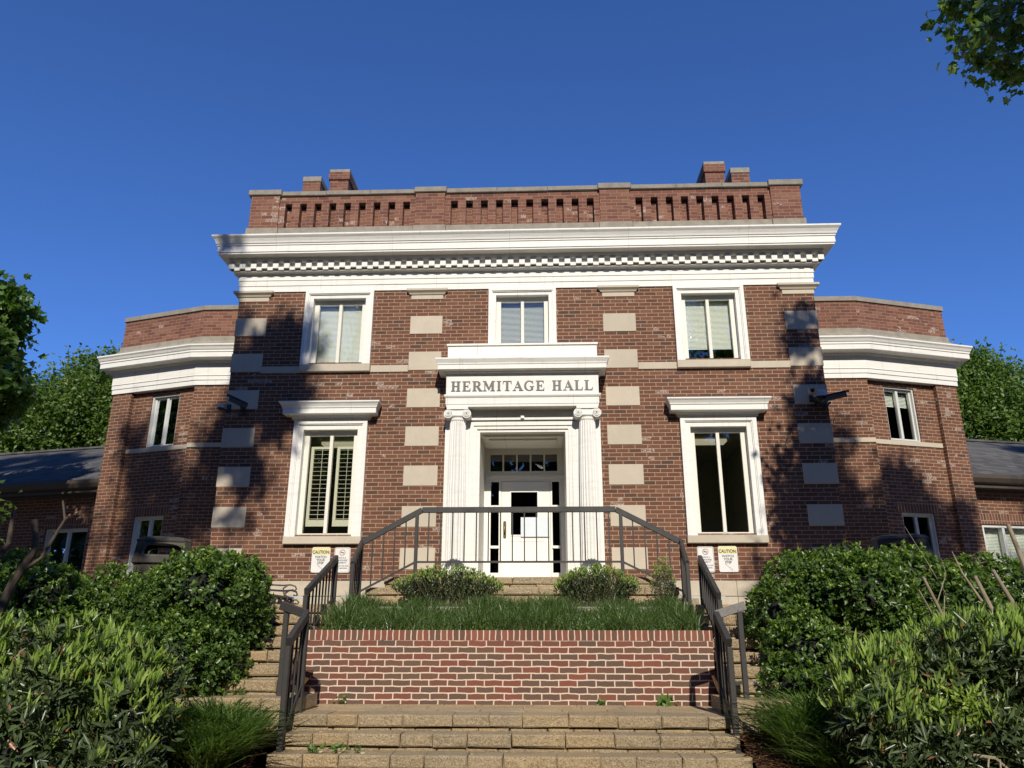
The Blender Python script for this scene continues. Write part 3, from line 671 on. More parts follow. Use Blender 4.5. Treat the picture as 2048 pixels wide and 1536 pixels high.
# entrance recess
mb = MB(); Y1 = 1.15
tx = lambda x: (x-.33)*.976+.33
tz = lambda z: (z-1.6)*.976+1.6
P3 = lambda x, y, z: (x, y, z)
for sx in (-1, 1): mb.quad((sx*.74, .02, 2.42), (sx*.74, Y1, 2.42), (sx*.74, Y1, 4.95), (sx*.74, .02, 4.95))
mb.quad((-.74, .02, 4.95), (.74, .02, 4.95), (.74, Y1, 4.95), (-.74, Y1, 4.95))
mb.build('entrance_recess', M['offwhite'], hall, fix=False)
mb = MB(); mb.box(W0, -.70, .70, 4.91, 4.948, -1.05, -.15); mb.box(W0, -.6, .6, 4.88, 4.909, -.9, -.3)
mb.build('recess_ceiling_panel', M['offwhite'], hall)
fb = Fr(0, Y1)
hs = [(-.66+i*.262, -.66+i*.262+.232, 4.57, 4.90) for i in range(5)]
hs += [(-.645, -.49, 3.92, 4.37), (-.645, -.49, 3.17, 3.885), (-.645, -.49, 2.68, 3.12), (.515, .65, 3.92, 4.37), (.515, .65, 3.17, 3.885), (.515, .65, 2.68, 3.12), (-.45, .48, 2.44, 4.38)]
hs = [(tx(a), tx(b), max(2.44, tz(c_)), tz(d_)) for a, b, c_, d_ in hs]
mb = MB(); mb.wall(fb, -.74, .74, 2.42, 4.95, hs, 0); mb.wall(fb, -.74, .74, 2.42, 4.95, hs, -.05)
for h in hs[:-1]:
    for (a, b, c_, d_) in ((h[0], h[2], h[0], h[3]), (h[1], h[2], h[1], h[3]), (h[0], h[2], h[1], h[2]), (h[0], h[3], h[1], h[3])):
        mb.quad(fb.P(a, b, 0), fb.P(c_, d_, 0), fb.P(c_, d_, -.05), fb.P(a, b, -.05))
for z in (4.48, 3.14): pass
mb.box(fb, -.72, .735, tz(4.44), tz(4.49), .001, .03); mb.box(fb, tx(-.655), tx(-.48), tz(3.12), tz(3.165), .001, .03); mb.box(fb, tx(.505), tx(.66), tz(3.12), tz(3.165), .001, .03)
df = mb.build('door_surround', M['offwhite'], hall, fix=False)
for i, h in enumerate(hs[:-1]):
    x = MB(); x.quad(fb.P(h[0], h[2], -.03), fb.P(h[1], h[2], -.03), fb.P(h[1], h[3], -.03), fb.P(h[0], h[3], -.03)); x.build('transom_pane' if i < 5 else 'sidelight_pane', M['glass'], df, fix=False)
mb = MB(); mb.quad((-1.2, Y1+.06, 5.2), (1.2, Y1+.06, 5.2), (1.2, Y1+3, 5.2), (-1.2, Y1+3, 5.2)); mb.quad((-1.2, Y1+3, 2.4), (1.2, Y1+3, 2.4), (1.2, Y1+3, 5.2), (-1.2, Y1+3, 5.2))
for sx in (-1, 1): mb.quad((sx*1.2, Y1+.06, 2.4), (sx*1.2, Y1+3, 2.4), (sx*1.2, Y1+3, 5.2), (sx*1.2, Y1+.06, 5.2))
mb.wall(fb, -1.2, 1.2, 2.4, 5.2, [(-.74, .74, 2.42, 4.95)], -.06); mb.quad((-1.2, Y1+.06, 2.41), (1.2, Y1+.06, 2.41), (1.2, Y1+3, 2.41), (-1.2, Y1+3, 2.41))
mb.build('lobby', M['dark'], df, fix=False)
# the door leaf
gh = (tx(-.262), tx(.236), tz(3.37), tz(4.17))
mb = MB(); mb.wall(fb, tx(-.445), tx(.475), 2.445, tz(4.375), [gh], -.012); mb.wall(fb, tx(-.445), tx(.475), 2.445, tz(4.375), [gh], -.05)
a, b, c_, d_ = gh
frame4(mb, fb, a-.02, b+.02, c_-.02, d_+.02, .02, -.05, .0); 
frame4(mb, fb, -.33, .37, 2.50, 3.22, .012, -.013, -.004)
door = mb.build('door', M['offwhite'], hall, fix=False)
x = MB(); x.quad(fb.P(a, c_, -.03), fb.P(b, c_, -.03), fb.P(b, d_, -.03), fb.P(a, d_, -.03)); x.build('door_glass', M['glass'], door, fix=False)
MB().box(fb, -.068, .455, 3.29, 3.64, .016, .019).build('glare_panel', M['glare'], door, label='pale blue panel standing for reflected light over the door glass')
mb = MB(); pts = [(math.cos(t)*.028, math.sin(t)*.028+(.13 if math.sin(t) > 0 else -.13)) for t in np.linspace(0, 2*math.pi, 24, endpoint=False)]
mb.add([fb.P(-.362+u, 3.42+z, -.011) for u, z in pts]+[fb.P(-.362+u, 3.42+z, -.004) for u, z in pts], [tuple(range(24, 48))]+[(i, (i+1) % 24, 24+(i+1) % 24, 24+i) for i in range(24)])
mb.tube([fb.P(-.362, 3.36, -.005), fb.P(-.362, 3.37, .04), fb.P(-.362, 3.41, .055), fb.P(-.362, 3.46, .05), fb.P(-.362, 3.49, 0)], .011, 8); mb.build('door_handle', M['brass'], door)
MB().box(W0, -.74, .74, 2.40, 2.425, -1.17, -.0).build('threshold', M['limestone'], hall)

# ---- serif lettering
def poly(mb, pts, x, z, s, y, dep):
    lo, hi = min(p[0] for p in pts), max(p[0] for p in pts); c0 = (lo+hi)/2; k0 = 1+.035/max(.03, hi-lo); pts = [(c0+(p[0]-c0)*k0, p[1]) for p in pts]
    n = len(pts); vs = [(x+px*s*SX, y, z+pz*s) for px, pz in pts]+[(x+px*s*SX, y+dep, z+pz*s) for px, pz in pts]
    mb.add(vs, [tuple(range(n)), tuple(range(n, 2*n))[::-1]]+[(i, n+i, n+(i+1) % n, (i+1) % n) for i in range(n)])
def rect(a, b, c_, d_): return [(a, c_), (b, c_), (b, d_), (a, d_)]
def serif(xc, w_, z, up): h = .045; return [(xc-w_, z), (xc+w_, z), (xc+w_, z+h*up), (xc-w_, z+h*up)] if up > 0 else [(xc-w_, z-h), (xc+w_, z-h), (xc+w_, z), (xc-w_, z)]
def arc(cx_, cz_, ro, ri, rz_o, rz_i, a0, a1, n=14):
    o = [(cx_+ro*math.cos(a), cz_+rz_o*math.sin(a)) for a in np.linspace(a0, a1, n)]; i = [(cx_+ri*math.cos(a), cz_+rz_i*math.sin(a)) for a in np.linspace(a1, a0, n)]
    return o+i
S = .178; SX = 1.16; 
GL = {
 'H': (.86, [rect(.13,.30,0,1), rect(.56,.73,0,1), rect(.30,.56,.46,.53), serif(.215,.17,0,1), serif(.215,.17,1,-1), serif(.645,.17,0,1), serif(.645,.17,1,-1)]),
 'E': (.76, [rect(.13,.30,0,1), serif(.215,.17,0,1), serif(.215,.17,1,-1), rect(.30,.66,0,.06), rect(.30,.63,.94,1), rect(.30,.50,.47,.53), [(.60,0),(.70,0),(.72,.27),(.69,.27)], [(.58,1),(.66,1),(.68,.76),(.65,.76)], rect(.49,.52,.36,.64)]),
 'R': (.84, [rect(.13,.30,0,1), serif(.215,.17,0,1), serif(.215,.17,1,-1), rect(.30,.45,.94,1), rect(.30,.45,.47,.53), arc(.44,.735,.26,.09,.265,.21,-math.pi/2,math.pi/2), [(.38,.48),(.56,.50),(.80,.03),(.60,.03)], rect(.60,.88,0,.045)]),
 'M': (1.04, [rect(.13,.18,0,1), rect(.73,.90,0,1), [(.06,1),(.26,1),(.56,.2),(.48,.06)], [(.73,1),(.90,1),(.52,.06),(.47,.2)], serif(.155,.14,0,1), serif(.815,.17,0,1), rect(.02,.22,.955,1), rect(.80,.98,.955,1)]),
 'I': (.44, [rect(.13,.30,0,1), serif(.215,.17,0,1), serif(.215,.17,1,-1)]),
 'T': (.76, [rect(.295,.465,0,1), serif(.38,.18,0,1), rect(.05,.71,.94,1), [(.03,1),(.10,1),(.06,.70),(.03,.70)], [(.66,1),(.73,1),(.73,.70),(.70,.70)]]),
 'A': (.84, [[(.10,.02),(.16,.02),(.42,.86),(.40,1)], [(.40,1),(.47,1),(.80,.02),(.60,.02),(.37,.78)], rect(.22,.62,.30,.36), rect(.0,.28,0,.045), rect(.53,.87,0,.045)]),
 'G': (.90, [arc(.46,.5,.42,.25,.52,.45,math.pi*.25,math.pi*1.72,22), rect(.60,.77,.06,.44), rect(.52,.85,.40,.445), [(.72,.98),(.76,.98),(.77,.68),(.74,.68)]]),
 'L': (.74, [rect(.13,.30,0,1), serif(.215,.17,0,1), serif(.215,.17,1,-1), rect(.30,.64,0,.06), [(.58,0),(.68,0),(.71,.30),(.67,.30)]]),
}
txt = 'HERMITAGE HALL'; adv = sum(GL[c_][0] if c_ != ' ' else .42 for c_ in txt); total = 2.465/S/SX; gap = (total-adv)/(len(txt)-1)
x = -1.24; k = 0
for ch in txt:
    if ch == ' ': x += (.42+gap)*S*SX; continue
    mb = MB()
    for i, pl in enumerate(GL[ch][1]): poly(mb, pl, x, 5.612, S, -ED-.012-.010-.0006*i, .012+.0006*i)
    mb.build('letter', M['letter'], hall); x += (GL[ch][0]+gap)*S*SX

# ---- angled end bays
wy = 2.2; bx = 6.98; ox, oy = 9.08, 2.83; ang = math.degrees(math.atan2(oy-wy, ox-bx)); LF = math.hypot(ox-bx, oy-wy)
for sx in (-1, 1):
    f1 = Fr(HL, wy, 0, sx); f2 = Fr(bx, wy, ang, sx); f3 = Fr(ox, oy, 90, sx)
    uw = .82                        # window centre along the facet
    hup = (uw-.37, uw+.37, 5.36, 6.50); hlo = (uw-.38, uw+.38, 2.75, 3.90)
    mb = MB(); mb.wall(f1, 0, bx-HL, 1.9, 6.62); mb.wall(f2, 0, 1.68, 1.9, 6.62, [hup, hlo], -.10)
    mb.quad(f2.P(0, 1.9, 0), f2.P(0, 1.9, -.10), f2.P(0, 6.62, -.10), f2.P(0, 6.62, 0)); mb.quad(f2.P(1.68, 1.9, 0), f2.P(1.68, 1.9, -.10), f2.P(1.68, 6.62, -.10), f2.P(1.68, 6.62, 0))
    mb.wall(f2, 1.68, LF, 1.9, 6.62); mb.wall(f3, 0, 7, 1.9, 6.62)
    for h in (hup, hlo):
        a, b, c_, d_ = h
        for (p, q, r_, t_) in ((a, c_, a, d_), (b, c_, b, d_), (a, c_, b, c_), (a, d_, b, d_)):
            mb.quad(f2.P(p, q, -.10), f2.P(r_, t_, -.10), f2.P(r_, t_, -.30), f2.P(p, q, -.30))
    mb.build('bay_wall', M['brick'], hall, fix=False)
    p = [(HL, wy), (bx, wy), (ox, oy), (ox, 9)]
    MB().sweep([(-.12, 6.60), (.03, 6.60), (.03, 6.70), (.045, 6.705), (.045, 6.785), (.06, 6.80), (.05, 6.815), (.05, 7.075), (-.02, 7.075)], p, mir=sx).build('bay_frieze', M['white'], hall)
    MB().sweep([(-.1, 7.076), (.07, 7.076), (.09, 7.10), (.10, 7.125), (.27, 7.13), (.28, 7.14), (.28, 7.245), (.295, 7.25), (.295, 7.285), (.31, 7.30), (.33, 7.345), (.355, 7.375), (.355, 7.405), (-.1, 7.46)], p, mir=sx).build('bay_cornice', M['white'], hall)
    MB().sweep([(-.3, 7.462), (.16, 7.462), (.02, 7.60), (.02, 7.70), (-.3, 7.70)], p, mir=sx).build('bay_ledge', M['coping'], hall)
    pp = MB(); pp.sweep([(-.3, 7.701), (-.01, 7.701), (-.01, 8.325), (-.3, 8.325)], p, mir=sx); pp.build('bay_parapet', M['brick_light'], hall)
    MB().sweep([(-.33, 8.326), (.02, 8.326), (.02, 8.42), (.0, 8.435), (-.33, 8.44)], p, mir=sx).build('bay_coping', M['coping'], hall)
    mb = MB(); mb.bevbox(f1, .002, bx-HL-.002, 5.255, 5.35, -.03, .02, .004); mb.bevbox(f2, .02, 1.676, 5.255, 5.35, -.13, -.08, .004); mb.build('sill_course', M['limestone'], hall)
    fw = Fr(*(bx+math.sin(R(ang))*-.10, wy-math.cos(R(ang))*-.10), ang, sx)
    for h, nm in ((hup, 0), (hlo, 1)):
        wd, gg = window(fw, uw, h[1]-h[0]-.004, h[2], h[3], 'plain', hall, sash_mat=M['winwhite'])
        if sx > 0 and nm == 0: slats(fw, gg[0]-.02, gg[1]+.02, gg[3]-.30, gg[3], .03, .03, -.2, 1.05).build('blind', M['blind'], wd)
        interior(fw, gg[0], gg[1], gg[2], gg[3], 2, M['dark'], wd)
    mb = MB(); mb.box(f2, uw-.50, uw+.50, 3.90, 4.115, -.12, -.0975)
    mb.build('soldier_course', M['brick_soldier'], hall)

# ------------------------------------------------------------------ single storey side buildings
for sx in (-1, 1):
    side = 'left' if sx < 0 else 'right'
    b = empty('side_building', 'low brick side building with grey shingle roof joined to the %s end of the hall' % side, 'building', 'low side buildings')
    f = Fr(8.9, 3.30, 13, sx)
    wh = [(.62, 1.75, 2.55, 3.79)] if sx < 0 else [(.52, 3.2, 2.4, 3.80)]
    mb = MB(); mb.wall(f, 0, 22, 1.88, 4.5, wh)
    for a, c_, z0, z1 in wh:
        for (p, q, r_, t_) in ((a, z0, a, z1), (c_, z0, c_, z1), (a, z0, c_, z0), (a, z1, c_, z1)): mb.quad(f.P(p, q, 0), f.P(r_, t_, 0), f.P(r_, t_, -.2), f.P(p, q, -.2))
    mb.build('wall', M['brick'], b, fix=False)
    MB().box(f, wh[0][0]-.2, wh[0][1]+.1, wh[0][3], wh[0][3]+.215, -.02, .004).build('soldier_course', M['brick_soldier'], b)
    mb = MB(); mb.box(f, -.3, 22, 4.50, 4.56, -.1, .30); mb.box(f, -.3, 22, 4.44, 4.499, -.05, .10); mb.build('soffit', M['soffitdark'], b)
    MB().sweep([(.28, 4.561), (.38, 4.60), (.43, 4.68), (.43, 4.76), (.28, 4.76)], [f.P(-.3, 0)[:2], f.P(22, 0)[:2]] if sx > 0 else [f.P(22, 0)[:2], f.P(-.3, 0)[:2]]).build('gutter', M['soffitdark'], b)
    mb = MB(); mb.quad(f.P(-.6, 4.765, .38), f.P(22, 4.765, .38), f.P(22, 6.38, -2.9), f.P(-.6, 6.38, -2.9)); mb.quad(f.P(-.6, 6.38, -2.9), f.P(22, 6.38, -2.9), f.P(22, 4.7, -6), f.P(-.6, 4.7, -6))
    mb.quad(f.P(-.6, 4.70, .38), f.P(22, 4.70, .38), f.P(22, 6.32, -2.9), f.P(-.6, 6.32, -2.9)); mb.build('roof', M['shingle'], b, fix=False)
    mb = MB(); mb.box(f, -.6, 22, 6.37, 6.42, -2.98, -2.82); mb.build('ridge', M['shingle'], b)
    a, c_, z0, z1 = wh[0]
    if sx < 0: wd, gg = window(f, (a+c_)/2, c_-a-.004, z0+.002, z1-.002, 'plain', b, sash_mat=M['winwhite']); interior(f, gg[0], gg[1], gg[2], gg[3], 2, M['dark'], wd)
    else:
        mb = MB(); frame4(mb, f, a+.002, c_-.002, z0+.002, z1-.002, .06, -.14, -.03)
        mb.box(f, a+.50, a+.56, z0+.06, z1-.06, -.14, -.04); mb.box(f, a+1.6, a+1.66, z0+.06, z1-.06, -.14, -.04); wd = mb.build('window', M['winwhite'], b)
        for p, q in ((a+.06, a+.50), (a+.56, a+1.6), (a+1.66, c_-.06)):
            x = MB(); x.quad(f.P(p, z0+.06, -.10), f.P(q, z0+.06, -.10), f.P(q, z1-.06, -.10), f.P(p, z1-.06, -.10)); x.build('pane', M['glass'], wd, fix=False)
        slats(f, a+.06, c_-.06, z0+.06, z1-.05, .03, .03, -.2, 1.0).build('blind', M['blind'], wd); interior(f, a+.06, c_-.06, z0+.06, z1-.06, 2, M['dark'], wd)

# ------------------------------------------------------------------ steps, planter, stoop
def block_course(mb, fr, u0, u1, z0, z1, d0, d1, lmin=.28, lmax=.5, bev=.012, jit=.004):
    u = u0
    while u < u1-.01:
        l = rnd.uniform(lmin, lmax); 
        if u+l > u1-.16: l = u1-u
        mb.bevbox(fr, u+.0035, u+l-.0035, z0, z1, d0, d1+rnd.uniform(-.010, .010), bev*1.2, jit); u += l
def step_row(fr, u0, u1, ztop, dfront, depth, drop, parent, name='step'):
    """cap blocks with a shadow gap over a lower course"""
    mb = MB(); block_course(mb, fr, u0, u1, ztop-.105, ztop, dfront-depth, dfront)
    block_course(mb, fr, u0+.01, u1-.01, ztop-drop-.06, ztop-.117, dfront-depth, dfront-.025, .2, .42)
    return mb.build(name, M['block'], parent)
fs_ = empty('front_steps', 'broad tan split block steps below the striped brick planter wall', 'steps')
X0, X1 = -2.06, 2.05
yfr = [-5.18, -5.42, -5.69, -5.97, -6.26, -6.56, -6.86]
for k, y in enumerate(yfr):
    z = .88-.14*k
    if z < .03: break
    e = .025*k
    step_row(Fr(0, 0), X0-e, X1+e, z, -y, .42 if k else .4, .14, fs_)
# landing slab between first step and planter
mb = MB(); u = X0
for j, (ya, yb) in enumerate(((-4.80, -4.50), (-4.50, -4.20), (-4.20, -3.95))): block_course(mb, W0, -2.35, 2.3, .74, .8795-.0008*j, -yb, -ya, .35, .6, .004, .0015)
mb.build('landing', M['blocktop'], fs_)
MB().box(W0, -2.2, 2.15, -.05, .72, 3.9, 5.1).build('core', M['block'], fs_)
# dry leaves on the treads
pts = [(-1.75, -5.33, .745), (-1.45, -5.35, .745), (-1.68, -5.6, .61), (-1.5, -5.62, .61), (-1.3, -5.6, .61), (.0, -5.36, .745), (.9, -5.05, .885), (1.4, -5.33, .745), (-.3, -5.6, .61), (.4, -5.3, .745), (-.9, -4.6, .885), (.8, -4.3, .885), (-.2, -4.9, .885)]
for i, p in enumerate(pts[:10]):
    a = np.array(p)[None]; v, t = leaf_geo(a, rng.normal(size=(1, 3))*[1, 1, .25], np.array([.055]), .5)
    names = ['near the left rail', 'left of middle on the upper tread', 'beside the left weed', 'behind the left weeds', 'right of the left weeds', 'at the middle of the second tread', 'towards the right of the landing edge', 'near the right rail', 'middle of the third tread', 'just right of the middle']
    np_mesh('fallen_leaf', v, t, M['leaffall'], label='small dry fallen leaf on the block steps, '+names[i], cat='leaf', group='fallen leaves on the steps')

YP = -4.0
pl = empty('planter', 'raised brick planter with pale mortar and upright brick rim in front of the entrance', 'planter')
mb = MB(); mb.box(W0, -2.37, 2.185, .80, 1.54, 3.80, 4.0); mb.box(Fr(2.185, YP, 90), 0.2, 2.7, .8, 1.56, -.2, 0); mb.box(Fr(2.37, YP, 90, -1), 0.2, 2.7, .8, 1.56, -.2, 0)
mb.build('wall', M['planter_brick'], pl)
mb = MB(); mb.box(W0, -2.372, 2.187, 1.5405, 1.648, 3.79, 4.004); mb.build('rim', M['planter_cap'], pl)
mb = MB(); nx = 40; vs = []; ys = [-3.82, -3.2, -2.5, -1.9, -1.25]; zs_ = [1.60, 1.72, 1.86, 1.95, 2.03]
for y, z in zip(ys, zs_):
    for i in range(nx): vs.append((-2.34+4.5*i/(nx-1), y, z+rnd.uniform(-.02, .02)))
mb.add(vs, [(j*nx+i, j*nx+i+1, (j+1)*nx+i+1, (j+1)*nx+i) for j in range(4) for i in range(nx-1)]); mb.build('soil', M['mulch'], pl, fix=False)

# side stairs, left and right of the planter
KN = 8
for sx in (-1, 1):
    side = 'left' if sx < 0 else 'right'
    st = empty('side_stairs', 'tan block stairs climbing along the %s side of the brick planter' % side, 'steps', 'side stairs')
    xi = 2.375 if sx < 0 else 2.19; xo = 4.1
    f = Fr(0, 0, 0, sx)
    mb = MB(); block_course(mb, f, 2.03, xo, .90, 1.02, 4.45, 5.19); block_course(mb, f, 2.04, xo, .72, .895, 4.45, 5.165)
    if True:
        fside = Fr(2.03, -5.19, 90, sx)
    mb.build('corner_step', M['block'], st)
    for k in range(1, KN):
        z = 1.02+.1345*k; y = -4.75+.30*(k-1); step_row(f, xi+.004, xo, z, -y, .40, .1345, st)
    MB().box(f, xi+.01, xo-.02, .2, .9, 3.0, 4.44).build('core', M['block'], st)
# stoop in front of the door
so_ = empty('stoop', 'tan block stoop at the white front door with steps down at both ends', 'steps')
for k, (hw, z) in enumerate(((2.06, 2.42), (2.33, 2.265), (2.60, 2.11))):
    yf = 1.20+.03*k
    mb = MB(); block_course(mb, W0, -hw, hw, z-.105, z, .3, yf, .35, .6)
    block_course(mb, W0, -hw+.015, hw-.015, z-.30, z-.112, .3, yf-.02, .3, .5)
    for sx in (-1, 1):
        fq = Fr(hw, 0, 90, sx); 
    mb.build('step', M['block'], so_)
MB().box(W0, -2.04, 2.04, 2.0, 2.419, -.0, .32).build('core', M['blocktop'], so_)

# ------------------------------------------------------------------ railings
def rail_thing(label, name='hand_railing'): return empty(name, label, 'railing', 'bronze painted steel railings')
def rail_run(t, p, q, rail_w=.045, rail_h=.075, nb=4, floor=None, bot=None, posts=(True, True), pz=(None, None), mat='rail', start=0, bw=.018):
    """top rail p->q, bottom rail at bot below, nb balusters; posts down to pz"""
    p, q = Vector(p), Vector(q); mb = MB(); mb.bar(p, q, rail_w, rail_h, bev=.006); mb.build('top_rail', M[mat], t)
    if bot is not None:
        b0 = p-Vector((0, 0, bot[0])); b1 = q-Vector((0, 0, bot[1])); MB().bar(b0, b1, .028, .028).build('bottom_rail', M['rail'], t)
        for i in range(nb):
            s = (i+1)/(nb+1); a = p.lerp(q, s); c_ = b0.lerp(b1, s); MB().bar(a-Vector((0, 0, rail_h*.4)), c_, bw, bw).build('baluster', M['rail'], t)
    for on, e, z in ((posts[0], p, pz[0]), (posts[1], q, pz[1])):
        if on and z is not None: MB().bar(e-Vector((0, 0, rail_h*.45)), (e.x, e.y, z), .05, .05, bev=.004).build('post', M['rail'], t)
# entrance railing
t = rail_thing('long bronze railing across the front of the stoop, sloping down at both ends')
yr = -1.30; zt = 3.405
L, Rt = (-1.50, yr, zt), (1.43, yr, zt)
rail_run(t, L, Rt, nb=0, rail_h=.085)
MB().bar((-1.575, yr, 2.63), (1.505, yr, 2.63), .028, .028).build('bottom_rail', M['rail'], t)
for i in range(16): 
    x = -1.575+3.08*(i+1)/17; MB().bar((x, yr, zt-.03), (x, yr, 2.63), .018, .018).build('baluster', M['rail'], t)
for sx, xt, xe, xp in ((-1, -1.50, -2.40, -1.575), (1, 1.43, 2.38, 1.505)):
    zl = 2.915
    MB().bar((xt-.0*sx, yr, zt), (xe, yr, zl), .045, .085, bev=.006).build('top_rail', M['rail'], t)
    MB().bar((xp, yr, zt-.06), (xp, yr, 2.02), .05, .05, bev=.004).build('post', M['rail'], t)
    MB().bar((xp, yr, 2.63), (xe, yr, 2.20), .028, .028).build('bottom_rail', M['rail'], t)
    for i in range(4):
        s = (i+1)/5; x = xp+(xe-xp)*s; MB().bar((x, yr, zt+(zl-zt)*(x-xt)/(xe-xt)-.03), (x, yr, 2.63-.43*s), .018, .018).build('baluster', M['rail'], t)
    MB().bar((xe, yr, zl-.02), (xe, yr, 1.95), .05, .05, bev=.004).build('post', M['rail'], t)
    # turned end going down towards the viewer
    xf = xe+(.06 if sx < 0 else -.06); e = (xf, -2.05, 2.535)
    MB().bar((xe, yr-.0, zl), e, .05, .085, bev=.006).build('top_rail', M['rail'], t)
    MB().bar((e[0], e[1]+.02, e[2]+.01), (e[0], e[1]+.02, 1.95), .05, .05, bev=.004).build('post', M['rail'], t)
    MB().bar((xe, yr, 2.20), (e[0], e[1], 1.98), .028, .028).build('bottom_rail', M['rail'], t)
    for i in range(4):
        s = (i+1)/5; MB().bar((xe+(xf-xe)*s, yr-.75*s, zl-.38*s-.02), (xe+(xf-xe)*s, yr-.75*s, 2.20-.2*s), .018, .018).build('baluster', M['rail'], t)
# planter railings and lower railings
for sx in (-1, 1):
    side = 'left' if sx < 0 else 'right'
    t = rail_thing('bronze stair railing rising along the %s edge of the planter grass' % side)
    a, b = ((-2.40, -3.92, 2.065), (-2.42, -2.62, 2.565)) if sx < 0 else ((2.28, -4.05, 2.01), (2.33, -2.88, 2.53))
    rail_run(t, a, b, nb=8, rail_h=.085, rail_w=.05, bot=(.56, .50), pz=(1.15 if sx < 0 else 1.1, 1.9))
    t = rail_thing('bronze railing beside the %s end of the front steps with a short return arm' % side)
    a = (sx*2.05, -5.50 if sx < 0 else -5.38, 1.53); b = (sx*2.04, -5.03 if sx < 0 else -4.95, 1.79)
    rail_run(t, a, b, nb=3, rail_h=.085, rail_w=.055, bot=(.80, .66), pz=(.60, .88))
    c_ = (sx*2.33, -4.96, 1.88)
    MB().bar(b, c_, .055, .085, bev=.006).build('return_arm', M['rail' if sx < 0 else 'raillit'], t)
    MB().bar((c_[0]-sx*.06, c_[1], c_[2]-.04), (c_[0]-sx*.06, c_[1], 1.02), .05, .05, bev=.004).build('post', M['rail'], t)
    MB().bar((b[0], b[1], 1.13), (c_[0]-sx*.06, c_[1], 1.17), .028, .028).build('bottom_rail', M['rail'], t)

# ------------------------------------------------------------------ signs
def text_mesh(s, size, x, z, y, mat, parent, name='lettering', bold=0.0, ax='CENTER', sxs=1.0):
    cu_ = bpy.data.curves.new('t', 'FONT'); cu_.body = s; cu_.size = size; cu_.align_x = ax; cu_.offset = bold; cu_.extrude = .0006; cu_.space_line = .85
    o = bpy.data.objects.new('t', cu_); C.objects.link(o); bpy.context.view_layer.update()
    me = bpy.data.meshes.new_from_object(o.evaluated_get(bpy.context.evaluated_depsgraph_get())); bpy.data.objects.remove(o)
    me.transform(Matrix.Translation((x, y, z)) @ Matrix.Rotation(R(90), 4, 'X') @ Matrix.Diagonal((sxs, 1, 1, 1)))
    me.materials.clear(); return link(name, me, mat, parent)
def rrect(mb, a, b, z0, z1, y0, y1, r=.03):
    pts = []
    for cx_, cz_, s in ((b-r, z1-r, 0), (a+r, z1-r, 90), (a+r, z0+r, 180), (b-r, z0+r, 270)):
        for k in range(5): q = R(s+k*22.5); pts.append((cx_+r*math.cos(q), cz_+r*math.sin(q)))
    n = len(pts); mb.add([(x, y0, z) for x, z in pts]+[(x, y1, z) for x, z in pts], [tuple(range(n)), tuple(range(n, 2*n))[::-1]]+[(i, (i+1) % n, n+(i+1) % n, n+i) for i in range(n)]); return mb
for sx in (-1, 1):
    side = 'left' if sx < 0 else 'right'
    a = -3.53 if sx < 0 else 3.20; b = a+.31; z0, z1 = 2.575, 2.99; c_ = (a+b)/2
    s = empty('caution_sign', 'white and yellow sign reading CAUTION WATCH YOUR STEP on the wall %s of the stairs' % side, 'sign', 'caution signs')
    rrect(MB(), a, b, z0, z1, -.018, -.012).build('plate', M['signwhite'], s)
    rrect(MB(), a+.006, b-.006, z1-.125, z1-.006, -.0195, -.0185, .026).build('yellow_band', M['signyellow'], s)
    text_mesh('CAUTION:', .072, c_, z1-.105, -.0215, M['signblack'], s, bold=.002, sxs=.85)
    for i, l in enumerate(('WATCH', 'YOUR', 'STEP')): text_mesh(l, .052, c_, z1-.178-.050*i, -.0205, M['signgrey'], s, bold=.0015)
    mb = MB(); x0_, zz = c_-.06, z0+.125
    for i in range(4): mb.box(W0, x0_+i*.03, x0_+i*.03+.03, zz-i*.025-.004, zz-i*.025, .019, .0205); mb.box(W0, x0_+i*.03+.027, x0_+i*.03+.031, zz-(i+1)*.025, zz-i*.025-.0045, .019, .0205)
    mb.build('stair_pictogram', M['signgrey'], s)
    a = -3.15 if sx < 0 else 2.86; b = a+.27; c_ = (a+b)/2; z0, z1 = 2.57, 2.985
    s = empty('no_smoking_sign', 'grey sign with red no smoking symbol on the wall %s of the entrance stairs' % side, 'sign', 'no smoking signs')
    rrect(MB(), a, b, z0, z1, -.018, -.012).build('plate', M['signwhite'], s)
    mb = MB(); rrect(mb, a+.008, b-.008, z0+.008, z1-.008, -.0188, -.0182, .026).build('border', M['signgrey'], s); rrect(MB(), a+.014, b-.014, z0+.014, z1-.014, -.0196, -.019, .022).build('face', M['signwhite'], s)
    mb = MB(); mb.disc((c_, -.0215, z1-.085), .048, .0015, r2=.040); mb.bar((c_-.03, -.0222, z1-.055), (c_+.03, -.0222, z1-.115), .002, .008, up=(0, 1, 0)); mb.build('no_smoking_symbol', M['signred'], s)
    mb = MB(); mb.box(W0, c_-.03, c_+.018, z1-.092, z1-.080, .020, .0208); mb.box(W0, c_+.02, c_+.028, z1-.092, z1-.080, .020, .0208); mb.build('cigarette', M['signblack'], s)
    for i, (l, zz) in enumerate((('THIS IS A', .185), ('SMOKE-FREE', .225), ('PROPERTY.', .265), ('THANK YOU FOR', .315), ('NOT SMOKING.', .352))): text_mesh(l, .036 if i < 3 else .031, c_, z1-zz, -.0205, M['signgrey'], s, bold=.0008, sxs=.9)

